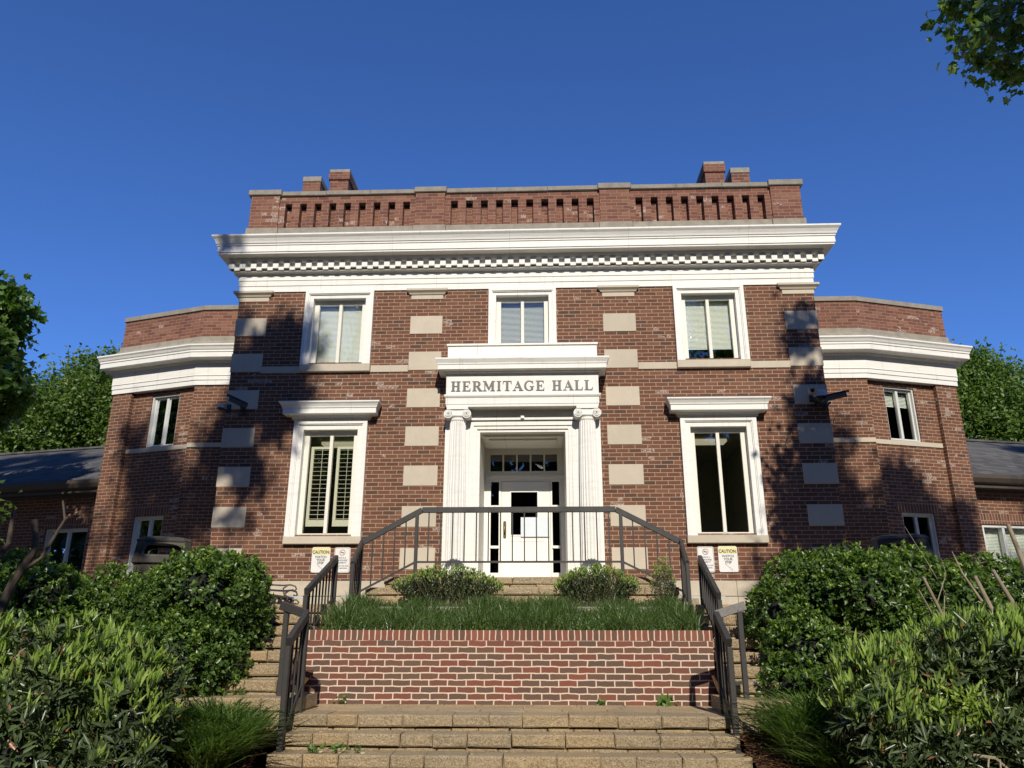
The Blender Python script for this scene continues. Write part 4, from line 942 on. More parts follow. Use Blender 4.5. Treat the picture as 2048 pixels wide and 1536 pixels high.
# ------------------------------------------------------------------ security cameras
def sec_cam(label, base, tip, mat='camgrey', hood=True, r=.045):
    t = empty('security_camera', label, 'camera', 'security cameras on the building corners'); base, tip = Vector(base), Vector(tip)
    MB().box(Fr(base.x, base.y), -.04, .04, base.z-.06, base.z+.06, -.01, .03).build('mount_plate', M['camdark'], t)
    mid = tip-Vector((0, -.03, .10)) if False else (base+tip)/2+Vector((0, 0, -.06))
    MB().tube([base, mid, tip-Vector((0, 0, .05))], .016, 8).build('arm', M['camdark'], t)
    return t, base, tip
def cam_body(t, p, q, w_=.075, mat='camgrey'):
    p, q = Vector(p), Vector(q); d = (q-p).normalized()
    MB().bar(p, q, w_, w_*.85, bev=.014).build('housing', M[mat], t)
    MB().bar(p-d*.0+Vector((0, 0, w_*.5)), q+d*.05+Vector((0, 0, w_*.5)), w_*1.2, .012).build('sun_shield', M[mat], t)
    MB().tube([q-d*.01, q+d*.006], w_*.33, 12).build('lens', M['black'], t)
t, b_, q_ = sec_cam('small pale box camera above the others on the right corner of the hall', (5.02, 0, 5.50), (4.96, -.24, 5.53)); cam_body(t, (4.99, -.12, 5.60), (4.92, -.38, 5.54), .10)
t, b_, q_ = sec_cam('grey dome camera hanging in the middle of the right corner cluster', (5.10, 0, 5.42), (5.08, -.24, 5.48), r=.08)
mb = MB(); mb.lathe(5.08, -.26, [(.0, 5.575), (.085, 5.57), (.105, 5.53), (.105, 5.46)]); mb.build('dome_housing', M['camgrey'], t, smooth=True); mb = MB(); mb.lathe(5.08, -.26, [(.10, 5.459), (.09, 5.40), (.05, 5.36), (0, 5.35)]); mb.build('dome', M['black'], t, smooth=True)
t, b_, q_ = sec_cam('long dark camera pointing right from the right corner of the hall', (5.23, 0, 5.40), (5.24, -.25, 5.42)); cam_body(t, (5.12, -.26, 5.42), (5.46, -.42, 5.46), .095, 'camdark')
MB().tube([(5.27, .0, 5.32), (5.33, -.05, 5.25), (5.36, -.03, 5.15), (5.34, .0, 5.06), (5.305, .0, 5.0), (5.30, .0, 5.1)], .005, 6).build('cable', M['black'], t)
t, b_, q_ = sec_cam('long camera under a pale shield on the left corner of the hall', (-4.98, 0, 5.42), (-4.97, -.2, 5.5)); cam_body(t, (-4.86, -.16, 5.42), (-5.12, -.34, 5.52), .09, 'camdark')
t, b_, q_ = sec_cam('small dome camera at the far left corner of the hall', (-5.24, 0, 5.44), (-5.27, -.24, 5.42))
mb = MB(); mb.lathe(-5.27, -.28, [(.0, 5.43), (.05, 5.425), (.058, 5.40), (.058, 5.36)]); mb.build('dome_housing', M['camgrey'], t, smooth=True); mb = MB(); mb.lathe(-5.27, -.28, [(.054, 5.359), (.045, 5.33), (0, 5.31)]); mb.build('dome', M['black'], t, smooth=True)

# ------------------------------------------------------------------ litter bins
def octo(cx_, cy_, r, z, rot=22.5, n=8): return [(cx_+r*math.cos(R(rot+i*45)), cy_+r*math.sin(R(rot+i*45)), z) for i in range(n)]
def litter_bin(cx_, cy_, rot, label):
    t = empty('litter_bin', label, 'litter bin', 'litter bins on the terrace'); r = .40; ro = R(rot)
    def P(u, v, z): return (cx_+u*math.cos(ro)-v*math.sin(ro), cy_+u*math.sin(ro)+v*math.cos(ro), z)
    def oct_ring(s, z, ch=.28): 
        a = s; c2 = s*(1-ch); return [P(x, y, z) for x, y in ((-c2, -a), (c2, -a), (a, -c2), (a, c2), (c2, a), (-c2, a), (-a, c2), (-a, -c2))]
    def loft(rings, mat, nm, cap=True):
        vs = [v for rg in rings for v in rg]; fs = [(i*8+j, i*8+(j+1) % 8, (i+1)*8+(j+1) % 8, (i+1)*8+j) for i in range(len(rings)-1) for j in range(8)]
        if cap: fs += [tuple(range(8))[::-1], tuple(range((len(rings)-1)*8, len(rings)*8))]
        return MB().add(vs, fs).build(nm, mat, t)
    loft([oct_ring(.33, 1.95), oct_ring(.34, 2.0), oct_ring(.35, 2.50), oct_ring(.345, 2.52)], M['bin2'], 'body')
    loft([oct_ring(.37, 2.525), oct_ring(.385, 2.54), oct_ring(.385, 2.60), oct_ring(.37, 2.615)], M['bin'], 'collar')
    # hood: four arched openings
    mb = MB(); z0, zA, zT = 2.616, 2.76, 2.83; s0, s1 = .372, .345
    for k in range(4):
        rt = R(90*k)
        def Q(u, v, z, rt=rt): return P(u*math.cos(rt)-v*math.sin(rt), u*math.sin(rt)+v*math.cos(rt), z)
        hw = .235; n_ = 10; prof = [(-hw, z0+.03)]+[(hw*math.sin(a), z0+.085+.10*math.cos(a)**.6 if math.cos(a) > 0 else z0+.085) for a in np.linspace(-math.pi/2, math.pi/2, n_)]+[(hw, z0+.03)]
        sl = lambda z: s0+(s1-s0)*(z-z0)/(zT-z0)
        outer_t = [(u*1.25, zT) for u, z in prof]; m_ = len(prof)
        for th in (0, -.03):
            vs = [Q(u, -(sl(z)+th), z) for u, z in prof]+[Q(max(-.27, min(.27, u*1.22)), -(sl(zT)+th), zT) for u, z in prof]
            mb.add(vs, [(i, i+1, m_+i+1, m_+i) for i in range(m_-1)])
        vs = [Q(u, -sl(z), z) for u, z in prof]+[Q(u, -(sl(z)-.03), z) for u, z in prof]; mb.add(vs, [(i, i+1, m_+i+1, m_+i) for i in range(m_-1)])
        # sill strip and corner posts
        mb.add([Q(-hw, -s0, z0), Q(hw, -s0, z0), Q(hw, -sl(z0+.03), z0+.03), Q(-hw, -sl(z0+.03), z0+.03)], [(0,1,2,3)])
        for s2 in (-1, 1):
            c1 = Q(s2*hw, -s0, z0); c2_ = Q(s2*.27, -s0, z0); c3 = Q(s2*.265, -s1, zT); c4 = Q(s2*hw, -sl(z0+.085), z0+.085)
            mb.add([c1, c2_, Q(s2*.27, -s1, zT), Q(s2*hw, -sl(z0+.085), z0+.085)], [(0,1,2,3)])
            mb.add([Q(s2*.27, -s0, z0), Q(s2*s0, -.27, z0), Q(s2*s1, -.27, zT), Q(s2*.27, -s1, zT)], [(0,1,2,3)]) if s2 > 0 else None
    top = mb.build('hood', M['bin'], t, fix=False)
    loft([oct_ring(.355, 2.828), oct_ring(.36, 2.845), oct_ring(.32, 2.885), oct_ring(.22, 2.91), oct_ring(.02, 2.918)], M['bin'], 'lid')
litter_bin(-5.08, -2.0, 24, 'dark octagonal litter bin with arched openings behind the left hedge')
litter_bin(5.26, -2.0, -24, 'dark octagonal litter bin with arched openings behind the right hedge')

# ------------------------------------------------------------------ bench
t = empty('park_bench', 'scrolled iron park bench standing end on beside the left hedge', 'bench')
zb = 1.95
for y in (-1.35, -.15):
    mb = MB()
    arm = [(-4.30, y, zb+.46), (-4.1, y, zb+.44), (-3.92, y, zb+.43), (-3.80, y, zb+.44), (-3.72, y, zb+.415), (-3.70, y, zb+.37), (-3.735, y, zb+.345), (-3.765, y, zb+.365)]
    mb.tube([(x, q, z-.02) for x, q, z in arm], .013, 8)
    mb.tube([(-3.84, y, zb+.42), (-3.92, y, zb+.36), (-3.90, y, zb+.28), (-3.80, y, zb+.20), (-3.74, y, zb+.12), (-3.77, y, zb)], .014, 8)
    mb.tube([(-4.32, y, zb+.21), (-4.0, y, zb+.20), (-3.80, y, zb+.19), (-3.68, y, zb+.18), (-3.64, y, zb+.14), (-3.67, y, zb+.115), (-3.70, y, zb+.13)], .013, 8)
    mb.tube([(-4.48, y, zb+.62), (-4.36, y, zb+.3), (-4.30, y, zb+.2), (-4.42, y, zb)], .016, 8)
    mb.build('end_frame', M['iron'], t, smooth=True)
for i in range(6): MB().bar((-4.28+i*.1, -1.40, zb+.215), (-4.28+i*.1, -.10, zb+.215), .07, .022).build('seat_slat', M['wood'], t)
for i in range(4): MB().bar((-4.36-.035*i, -1.40, zb+.32+i*.09), (-4.36-.035*i, -.10, zb+.32+i*.09), .02, .065).build('back_slat', M['wood'], t)

# ------------------------------------------------------------------ foliage
def shell_points(n, blobs, lo=.72):
    """random points near the surfaces of overlapping ellipsoids, those deep inside another dropped; returns pos, outward"""
    vol = np.array([b[3]*b[4]*b[5] for b in blobs])**(2/3); k = rng.choice(len(blobs), n, p=vol/vol.sum())
    B = np.array(blobs)[k]; d = unit(rng.normal(size=(n, 3))); r = lo+(1.06-lo)*rng.random(n)**.8
    p = B[:, :3]+d*B[:, 3:6]*r[:, None]; keep = np.ones(n, bool)
    for b in blobs:
        q = (p-np.array(b[:3]))/np.array(b[3:6]); keep &= (np.linalg.norm(q, axis=1) > lo-.06)
    nn = unit(d/B[:, 3:6]); return p[keep], nn[keep]
def lumps(x0, x1, y0, y1, z0, z1, n, r, seed):
    rr = random.Random(seed); out = []
    for i in range(n):
        s = r*rr.uniform(.7, 1.25); out.append((rr.uniform(x0, x1), rr.uniform(y0, y1), rr.uniform(z0, z1), s, s*rr.uniform(.8, 1.1), s*rr.uniform(.75, 1.0)))
    return out
def core_mesh(blobs, k=.78):
    import bmesh
    me = MB()
    for b in blobs:
        nu, nv = 10, 7; vs = []
        for i in range(nv+1):
            ph = math.pi*i/nv
            for j in range(nu): th = 2*math.pi*j/nu; q = k*rnd.uniform(.85, 1.05); vs.append((b[0]+b[3]*q*math.sin(ph)*math.cos(th), b[1]+b[4]*q*math.sin(ph)*math.sin(th), b[2]+b[5]*q*math.cos(ph)))
        me.add(vs, [(i*nu+j, i*nu+(j+1) % nu, (i+1)*nu+(j+1) % nu, (i+1)*nu+j) for i in range(nv) for j in range(nu)])
    return me
def twigs(blobs, base, n, rad=.012):
    mb = MB()
    for i in range(n):
        b = rnd.choice(blobs); e = Vector((b[0]+rnd.uniform(-1, 1)*b[3]*.85, b[1]+rnd.uniform(-1, 1)*b[4]*.85, b[2]+rnd.uniform(-.3, 1)*b[5]*.85)); s = Vector(base)+Vector((rnd.uniform(-.25, .25), rnd.uniform(-.15, .15), 0)); mid = s.lerp(e, .5)+Vector((rnd.uniform(-.1, .1), rnd.uniform(-.1, .1), .05))
        mb.tube([s, mid, e], [rad*1.6, rad, rad*.35], 5)
    return mb
def rosettes(pos, nrm, per, size, aspect, spread=.9, upb=.4):
    """per leaves fanned round each point"""
    n = len(pos); P = np.repeat(pos, per, 0); N = np.repeat(unit(nrm+np.array([0, 0, upb])), per, 0)
    d = unit(N*(1.0-spread*.4)+unit(rng.normal(size=(n*per, 3)))*spread)
    return leaf_geo(P+rng.normal(size=P.shape)*size*.15, d, size*rng.uniform(.65, 1.25, n*per), aspect, .22, nrm=N)
M['shrubcore'] = simple('shrub_core_fill', (.012,.014,.008), .95, var=.5, scale=10)  # near-black filler added inside the shrubs to stop see-through

def hedge(name, label, blobs, n_ros, bases, seed):
    t = empty(name, label, 'hedge', 'glossy evergreen hedges beside the stairs')
    p, nn = shell_points(int(n_ros*1.75), blobs, .62)
    geo = rosettes(p, nn, 6, .062, .56)
    np_mesh('foliage', *geo, M['hedge_leaf'], t)
    up = nn[:, 2] > .15; sel = up & (rng.random(len(p)) < .42) & (nn[:, 2]+rng.random(len(p))*.5 > .45); q = p[sel]+nn[sel]*.03
    np_mesh('new_growth', *rosettes(q, nn[sel]*.4, 7, .046, .5, .75, 1.2), M['hedge_shoot'], t)
    core_mesh(blobs, .50).build('dark_core', M['shrubcore'], t)
    mb = MB()
    for b in bases: mb2 = twigs(blobs, b, 10, .014); mb.add(mb2.v, mb2.f)
    mb.build('stem', M['twig'], t)
    return t
HLb = lumps(-7.6, -3.35, -4.5, -3.3, 1.80, 2.06, 32, .48, 3)+lumps(-6.8, -3.25, -4.9, -4.2, 1.15, 1.6, 16, .48, 4)+[(-3.15, -4.0, 1.72, .38, .5, .42), (-3.2, -4.6, 1.3, .42, .45, .42), (-3.3, -3.8, 2.08, .42, .5, .40), (-3.6, -3.9, 2.14, .42, .5, .36), (-3.05, -4.7, 1.02, .32, .35, .3)]
hedge('evergreen_hedge', 'glossy dark green hedge left of the stairs in front of the litter bin', HLb, 15000, [(-3.6, -4.3, .95), (-4.6, -4.3, .95), (-5.6, -4.3, .95)], 1)
HRb = lumps(3.15, 8.0, -4.4, -3.2, 1.75, 2.05, 28, .48, 5)+lumps(3.1, 7.0, -4.9, -4.2, 1.2, 1.6, 18, .48, 6)+[(2.92, -4.0, 1.78, .36, .5, .38), (3.0, -4.6, 1.38, .42, .45, .45), (3.3, -3.8, 2.12, .45, .5, .38), (3.75, -3.8, 2.2, .45, .5, .36), (2.8, -4.8, 1.08, .34, .38, .34), (4.4, -3.8, 2.2, .5, .5, .36)]
hedge('evergreen_hedge', 'glossy dark green hedge right of the stairs in front of the right litter bin', HRb, 15500, [(3.6, -4.3, .95), (4.6, -4.3, .95), (5.6, -4.3, .95)], 2)

def laurel(label, blobs, n, base, shoots=.5, lime=0):
    t = empty('laurel_shrub', label, 'shrub', 'low laurel shrubs in front of the hedges')
    p, nn = shell_points(n, blobs, .55)
    np_mesh('foliage', *rosettes(p, nn, 8, .115, .24, .95, .15), M['laurel_leaf'], t)
    big = rng.random(len(p)); patch = np.sin(p[:, 0]*5.1+p[:, 1]*3)+np.sin(p[:, 0]*2.3-p[:, 1]*6.1+p[:, 2]*5)
    top = (nn[:, 2] > .12) & (big < shoots*np.clip(.65+patch*.35, .05, 1)) & ((p[:, 2] > .95) | (big < .12)); q = p[top]+nn[top]*.02; per = 7
    Q = np.repeat(q, per, 0)+rng.normal(size=(len(q)*per, 3))*.018
    d = np.repeat(unit(nn[top]*.25+np.array([.12, 0, 1.0])), per, 0)+rng.normal(size=Q.shape)*.22
    np_mesh('new_shoots', *leaf_geo(Q, d, rng.uniform(.08, .15, len(Q)), .20, .2), M['laurel_shoot'], t)
    core_mesh(blobs, .42).build('dark_core', M['shrubcore'], t)
    twigs(blobs, base, 26, .012).build('stem', M['twig'], t)
    if lime:
        c = np.array(lime)+rng.normal(size=(260, 3))*[.10, .08, .07]; np_mesh('lime_leaves', *leaf_geo(c, rng.normal(size=(260, 3))+[0, 0, .6], rng.uniform(.03, .06, 260), .5), M['lime_leaf'], t)
    return t
LB = lumps(-5.6, -3.35, -7.0, -5.9, .9, 1.35, 18, .38, 8)+[(-3.1, -6.3, 1.22, .36, .4, .34), (-2.95, -6.6, .95, .34, .4, .36), (-3.6, -6.2, 1.4, .4, .4, .33), (-4.2, -6.3, 1.42, .45, .4, .32), (-2.85, -6.9, .62, .34, .4, .3), (-3.5, -7.2, .75, .4, .4, .4), (-4.9, -6.4, 1.38, .5, .4, .35)]
laurel('broad low shrub with long pale upright shoots at the lower left below the hedge', [(b[0], b[1], b[2]-.06, *b[3:]) for b in LB], 4600, (-3.9, -6.6, .3), 1.05)
RB1 = lumps(3.5, 6.2, -6.6, -5.7, 1.2, 1.42, 12, .36, 9)+[(3.7, -6.1, 1.35, .38, .4, .3), (4.1, -6.2, 1.42, .42, .4, .32), (4.9, -6.2, 1.42, .45, .4, .3)]
RB2 = [(3.0, -6.3, 1.18, .36, .36, .30), (2.85, -6.6, .95, .30, .34, .30), (3.35, -6.4, 1.12, .38, .4, .36), (3.1, -6.8, .78, .34, .36, .30), (3.6, -6.7, .9, .34, .36, .26), (3.3, -6.2, 1.28, .32, .3, .26), (2.9, -6.9, .55, .3, .3, .26)]
laurel('laurel shrub with pale upright shoots at the far lower right in front of bare stems', RB1, 2600, (4.2, -6.2, .35), 1.0)
laurel('smaller laurel shrub with a lime green sprig beside the right clump of lilyturf', RB2, 1900, (3.2, -6.7, .3), .85, lime=(3.35, -6.9, 1.12))

def clump(label, cx_, cy_, rx, ry, n, hmin=.35, hmax=.6, mat='grass', zf=gz, group='lilyturf clumps beside the steps', lean=(.5, 1.15), name='lilyturf'):
    k = max(1, int(n/70)); th = rng.uniform(0, 6.28, k); rr_ = np.sqrt(rng.random(k)); cx2 = cx_+rx*rr_*np.cos(th); cy2 = cy_+ry*rr_*np.sin(th)
    i = rng.integers(0, k, n); a = rng.uniform(0, 6.28, n); x = cx2[i]+rng.normal(size=n)*.03; y = cy2[i]+rng.normal(size=n)*.03
    z = np.array([zf(q) for q in y])-.03
    v, t = blades(np.stack([x, y, z], 1), rng.uniform(hmin, hmax, n), rng.uniform(.013, .025, n), rng.uniform(lean[0], lean[1], n)*1.15, a)
    return np_mesh(name, v, t, M[mat], label=label, cat='grass plant', group=group)
clump('arching clump of dark lilyturf at the foot of the left railing', -2.74, -5.75, .40, .38, 2900, .36, .62)
clump('tall arching clump of lilyturf beside the right railing and stairs', 2.86, -5.75, .40, .50, 3600, .42, .70)
clump('low lilyturf clump under the shrub at the lower right edge', 3.05, -7.35, .35, .22, 1800, .30, .5)
clump('sparse lilyturf clump between the left hedge and the left lower steps', -2.95, -5.2, .25, .25, 1000, .3, .45)
# straw-coloured old growth under shrubs
# planter grass
pz = lambda y: float(np.interp(y, ys, zs_))
n = 19000; x = rng.uniform(-2.24, 2.1, n); y = rng.uniform(-3.80, -2.2, n)
z = np.interp(y, ys, zs_)-.02; v, t_ = blades(np.stack([x, y, z], 1), rng.uniform(.12, .31, n)*(1+.35*np.sin(x*5)*np.sin(x*2.3)), rng.uniform(.008, .014, n), rng.uniform(.25, 1.1, n), rng.uniform(0, 6.28, n))
np_mesh('planter_grass', v, t_, M['grass2'], kind='stuff', label='dense dark grassy lilyturf filling the brick planter', cat='grass')
def weed(label, c, n, s, mat='weed', flat=.6, rad=.06, name='weed'):
    c = np.array(c)+rng.normal(size=(n, 3))*[rad, rad*.6, rad*.35]; d = rng.normal(size=(n, 3))*[1, 1, flat]+[0, -.3, .5]
    return np_mesh(name, *leaf_geo(c, d, rng.uniform(.6, 1.2, n)*s, .6), M[mat], label=label, cat='weed', group='small weeds by the planter and steps')
weed('broad leaved weed clump in the planter right behind the brick rim, middle', (-.42, -3.74, 1.69), 70, .06, rad=.11)
weed('low pale weed mat on the planter rim right of middle', (.72, -3.74, 1.68), 160, .035, rad=.17)
weed('small round leaved weeds at the left end of the planter rim', (-1.85, -3.74, 1.69), 110, .038, rad=.17)
weed('yellow green sprout on the steps close to the left railing', (-1.70, -5.62, .64), 26, .05, rad=.04)
weed('pale weed tuft growing from the step joint left of middle', (-1.50, -5.60, .64), 34, .05, rad=.045)
weed('single small sprout on the steps right of the pale tuft', (-1.32, -5.60, .63), 18, .04, rad=.03)
weed('grassy weed at the foot of the planter wall near its right end', (1.62, -4.06, .92), 30, .08, rad=.04, flat=1.2)
weed('tiny tuft at the foot of the planter wall, right of middle', (.92, -4.05, .90), 12, .05, rad=.03)
weed('tiny weed at the foot of the planter wall at its left end', (-1.88, -4.05, .92), 16, .05, rad=.04)
weed('broad leaved vine at the bottom of the beds on the right', (3.05, -7.5, .62), 40, .10, rad=.12)

def small_shrub(label, c, rx, ry, h, n, name='azalea_shrub', mat='laurel_leaf', sh='laurel_shoot', leaf=.055):
    t = empty(name, label, 'shrub', 'small shrubs in the planter below the stoop'); zb_ = pz(c[1])
    i = n; x = c[0]+rx*rng.uniform(-1, 1, i); y = c[1]+ry*rng.uniform(-1, 1, i); top = h*(1-.45*((x-c[0])/rx)**2)*(.75+.35*rng.random(i)); 
    st = MB()
    gs = []
    P = []; D = []
    for k in range(i):
        b = Vector((c[0]+(x[k]-c[0])*.5, c[1], zb_)); e = Vector((x[k], y[k], zb_+top[k]))
        if k % 5 == 0: st.tube([b, e], [.006, .003], 4)
        m_ = 13
        for q in range(m_):
            s = 1-.85*(q/m_); P.append(b.lerp(e, s)); D.append((rnd.uniform(-1, 1), rnd.uniform(-1, 1), rnd.uniform(.4, 1.6)))
    np_mesh('foliage', *leaf_geo(np.array(P), np.array(D), rng.uniform(.7, 1.3, len(P))*leaf, .32), M[mat], t)
    T = np.stack([x, y, zb_+top], 1); T = np.repeat(T, 4, 0); np_mesh('new_shoots', *leaf_geo(T, rng.normal(size=T.shape)*.4+[0, 0, 1], rng.uniform(.7, 1.2, len(T))*leaf, .3), M[sh], t)
    st.build('stem', M['twig'], t); return t
small_shrub('low dark leaved shrub in the planter left of the door axis', (-1.02, -1.75), .78, .3, .50, 380)
small_shrub('low leafy shrub in the planter below the right column', (1.08, -1.75), .60, .3, .50, 320)
small_shrub('thin upright sprig shrub at the right end of the planter', (1.98, -1.95), .17, .15, .62, 110, leaf=.035)

# pruned bare stems (crape myrtle)
def stub_tree(label, stems, mat='smoothbark', name='pruned_tree'):
    t = empty(name, label, 'tree', 'cut back bare trees among the hedges')
    for s in stems:
        r0, r1 = s[0][0]*.8, s[0][1]*.62; MB().tube(s[1:], [r0+(r1-r0)*i/(len(s)-2) for i in range(len(s)-1)], 10).build('trunk', M[mat], t, smooth=False)
    return t
stub_tree('forked pale bare stems standing at the right edge in front of the hedge', [
    [(.035, .028), (4.55, -5.3, .6), (4.60, -5.45, 1.4), (4.42, -5.5, 1.85), (4.33, -5.5, 2.12)],
    [(.038, .026), (4.60, -5.3, .6), (4.66, -5.45, 1.3), (4.62, -5.5, 1.9), (4.50, -5.5, 2.18)],
    [(.045, .03), (4.70, -5.3, .6), (4.80, -5.45, 1.5), (4.82, -5.5, 2.1), (4.72, -5.5, 2.6)],
    [(.018, .006), (4.35, -5.5, 1.9), (4.22, -5.5, 2.15), (4.16, -5.5, 2.35)],
    [(.030, .018), (4.85, -5.3, .6), (4.95, -5.5, 1.5), (5.05, -5.5, 2.5)]])
stub_tree('cut bare branches poking out of the right hedge', [
    [(.026, .022), (4.25, -5.0, .9), (4.15, -5.3, 1.5), (4.0, -5.4, 1.85), (3.88, -5.45, 2.12)],
    [(.016, .010), (4.15, -5.3, 1.55), (3.95, -5.4, 1.75), (3.80, -5.5, 2.0)],
    [(.008, .003), (4.1, -5.2, 1.6), (4.18, -5.2, 2.0), (4.05, -5.2, 2.3), (3.9, -5.2, 2.62)],
    [(.006, .003), (4.0, -5.4, 1.9), (4.12, -5.4, 2.15), (4.1, -5.4, 2.3)]])
stub_tree('gnarled dark bare trunk at the left edge behind the hedge', [
    [(.075, .05), (-5.35, -4.9, .8), (-5.3, -5.0, 1.6), (-5.15, -5.0, 2.1), (-4.98, -5.0, 2.45), (-5.05, -5.0, 2.75)],
    [(.05, .03), (-5.35, -5.0, 1.6), (-5.45, -5.0, 2.2), (-5.28, -5.0, 2.5), (-5.3, -5.0, 2.85)],
    [(.03, .015), (-5.1, -5.0, 2.2), (-4.9, -5.0, 2.35), (-4.72, -5.0, 2.75), (-4.78, -5.0, 2.95)]], mat='bark')

# fallen forked branch
t = MB(); t.tube([(3.05, -7.1, .72), (3.25, -7.05, .82), (3.42, -7.05, .80), (3.55, -7.05, .68)], [.008, .012, .012, .006], 6); t.tube([(3.38, -7.05, .81), (3.32, -7.1, .68)], [.008, .005], 5); t.tube([(3.45, -7.05, .79), (3.40, -7.12, .62)], [.008, .005], 5)
t.build('fallen_branch', M['smoothbark'], label='bare forked twig lying above the lilyturf at the lower right', cat='branch')
t = MB(); t.tube([(4.6, -6.6, .35), (4.1, -6.5, .62), (3.75, -6.3, .85), (3.5, -6.3, 1.0)], [.035, .03, .022, .012], 8); t.tube([(3.9, -6.4, .75), (3.4, -6.6, .80)], [.018, .008], 6)
t.build('low_branch', M['bark'], label='dark slanting branch under the right laurel above the mulch', cat='branch')

# ------------------------------------------------------------------ trees
def tree(label, base, trunk_r, crown, nclus, per, leaf, mat, name='broadleaf_tree', group=None, limbs=16, lobed=False, crad=.5, asp=.6):
    """crown = ellipsoids; clusters of leaves near their surface, limbs reaching for them"""
    t = empty(name, label, 'tree', group)
    p, nn = shell_points(nclus, crown, .45); n = len(p)
    P = np.repeat(p, per, 0)+rng.normal(size=(n*per, 3))*crad*.45; D = rng.normal(size=P.shape)+np.repeat(nn, per, 0)*.6+[0, 0, -.15]; S_ = rng.uniform(.7, 1.25, len(P))*leaf
    np_mesh('crown', *(lobed_geo(P, D, S_) if lobed else leaf_geo(P, D, S_, asp)), M[mat], t)
    base = Vector(base); top = Vector((sum(c[0] for c in crown)/len(crown), sum(c[1] for c in crown)/len(crown), sum(c[2] for c in crown)/len(crown)))
    fork = base.lerp(top, .55); mb = MB(); mb.tube([base, base.lerp(fork, .5)+Vector((.1, .05, 0)), fork, top], [trunk_r, trunk_r*.8, trunk_r*.65, trunk_r*.25], 10); mb.build('trunk', M['bark'], t)
    mb = MB()
    for i in range(limbs):
        e = Vector(p[rng.integers(0, n)]); s = base.lerp(top, rnd.uniform(.45, .95)); mb.tube([s, s.lerp(e, .5)+Vector((0, 0, .3)), e], [trunk_r*.3, trunk_r*.18, trunk_r*.05], 6)
    mb.build('limbs', M['bark'], t); return t
# near tree at the left edge
CT = [(-11.9, -.2, 6.0, 2.0, 1.8, 2.4), (-10.75, .2, 7.1, 1.2, 1.2, 1.0), (-10.85, -.2, 5.9, 1.5, 1.4, 1.1), (-11.4, -.4, 4.6, 1.6, 1.5, 1.0), (-9.25, -.3, 5.85, .42, .4, .22), (-11.0, .3, 7.85, .9, 1.0, .55)]
tree('tall leafy maple standing at the left edge in front of the shingle roof', (-11.6, -.2, 1.9), .22, CT, 620, 44, .17, 'tree_leaf_near', lobed=True, crad=.30)
tree('dark low leafy tree at the left edge above the bare trunk', (-8.7, -2.6, 1.9), .10, [(-8.35, -2.6, 3.4, .9, .8, .8), (-8.7, -2.6, 2.7, .9, .8, .8), (-9.0, -2.8, 3.9, .8, .7, .6)], 260, 40, .11, 'tree_leaf_near', limbs=10, crad=.3)
# trees behind the roofs
tree('broad hazy green tree rising behind the left shingle roof', (-19, 15, 1.9), .4, [(-21.0, 14, 7.6, 3.2, 3, 3.4), (-18.0, 14, 8.4, 2.4, 2.5, 2.4), (-16.2, 14.5, 9.6, 2.0, 2.0, 2.3), (-14.6, 15, 8.5, 2.2, 2.2, 2.6), (-24, 15, 7.5, 3, 3, 3)], 3000, 46, .165, 'tree_leaf', limbs=24, crad=.5)
tree('green tree rising behind the right shingle roof', (17, 15, 1.9), .35, [(15.6, 14, 9.0, 1.9, 2.0, 2.2), (14.8, 14, 7.8, 1.9, 2.0, 2.0), (17.0, 14.3, 8.0, 2.0, 2.0, 1.8), (19.6, 15, 8.3, 1.7, 2, 1.9), (21.5, 15, 8.0, 2, 2, 2)], 2300, 46, .155, 'tree_leaf', limbs=20, crad=.5)
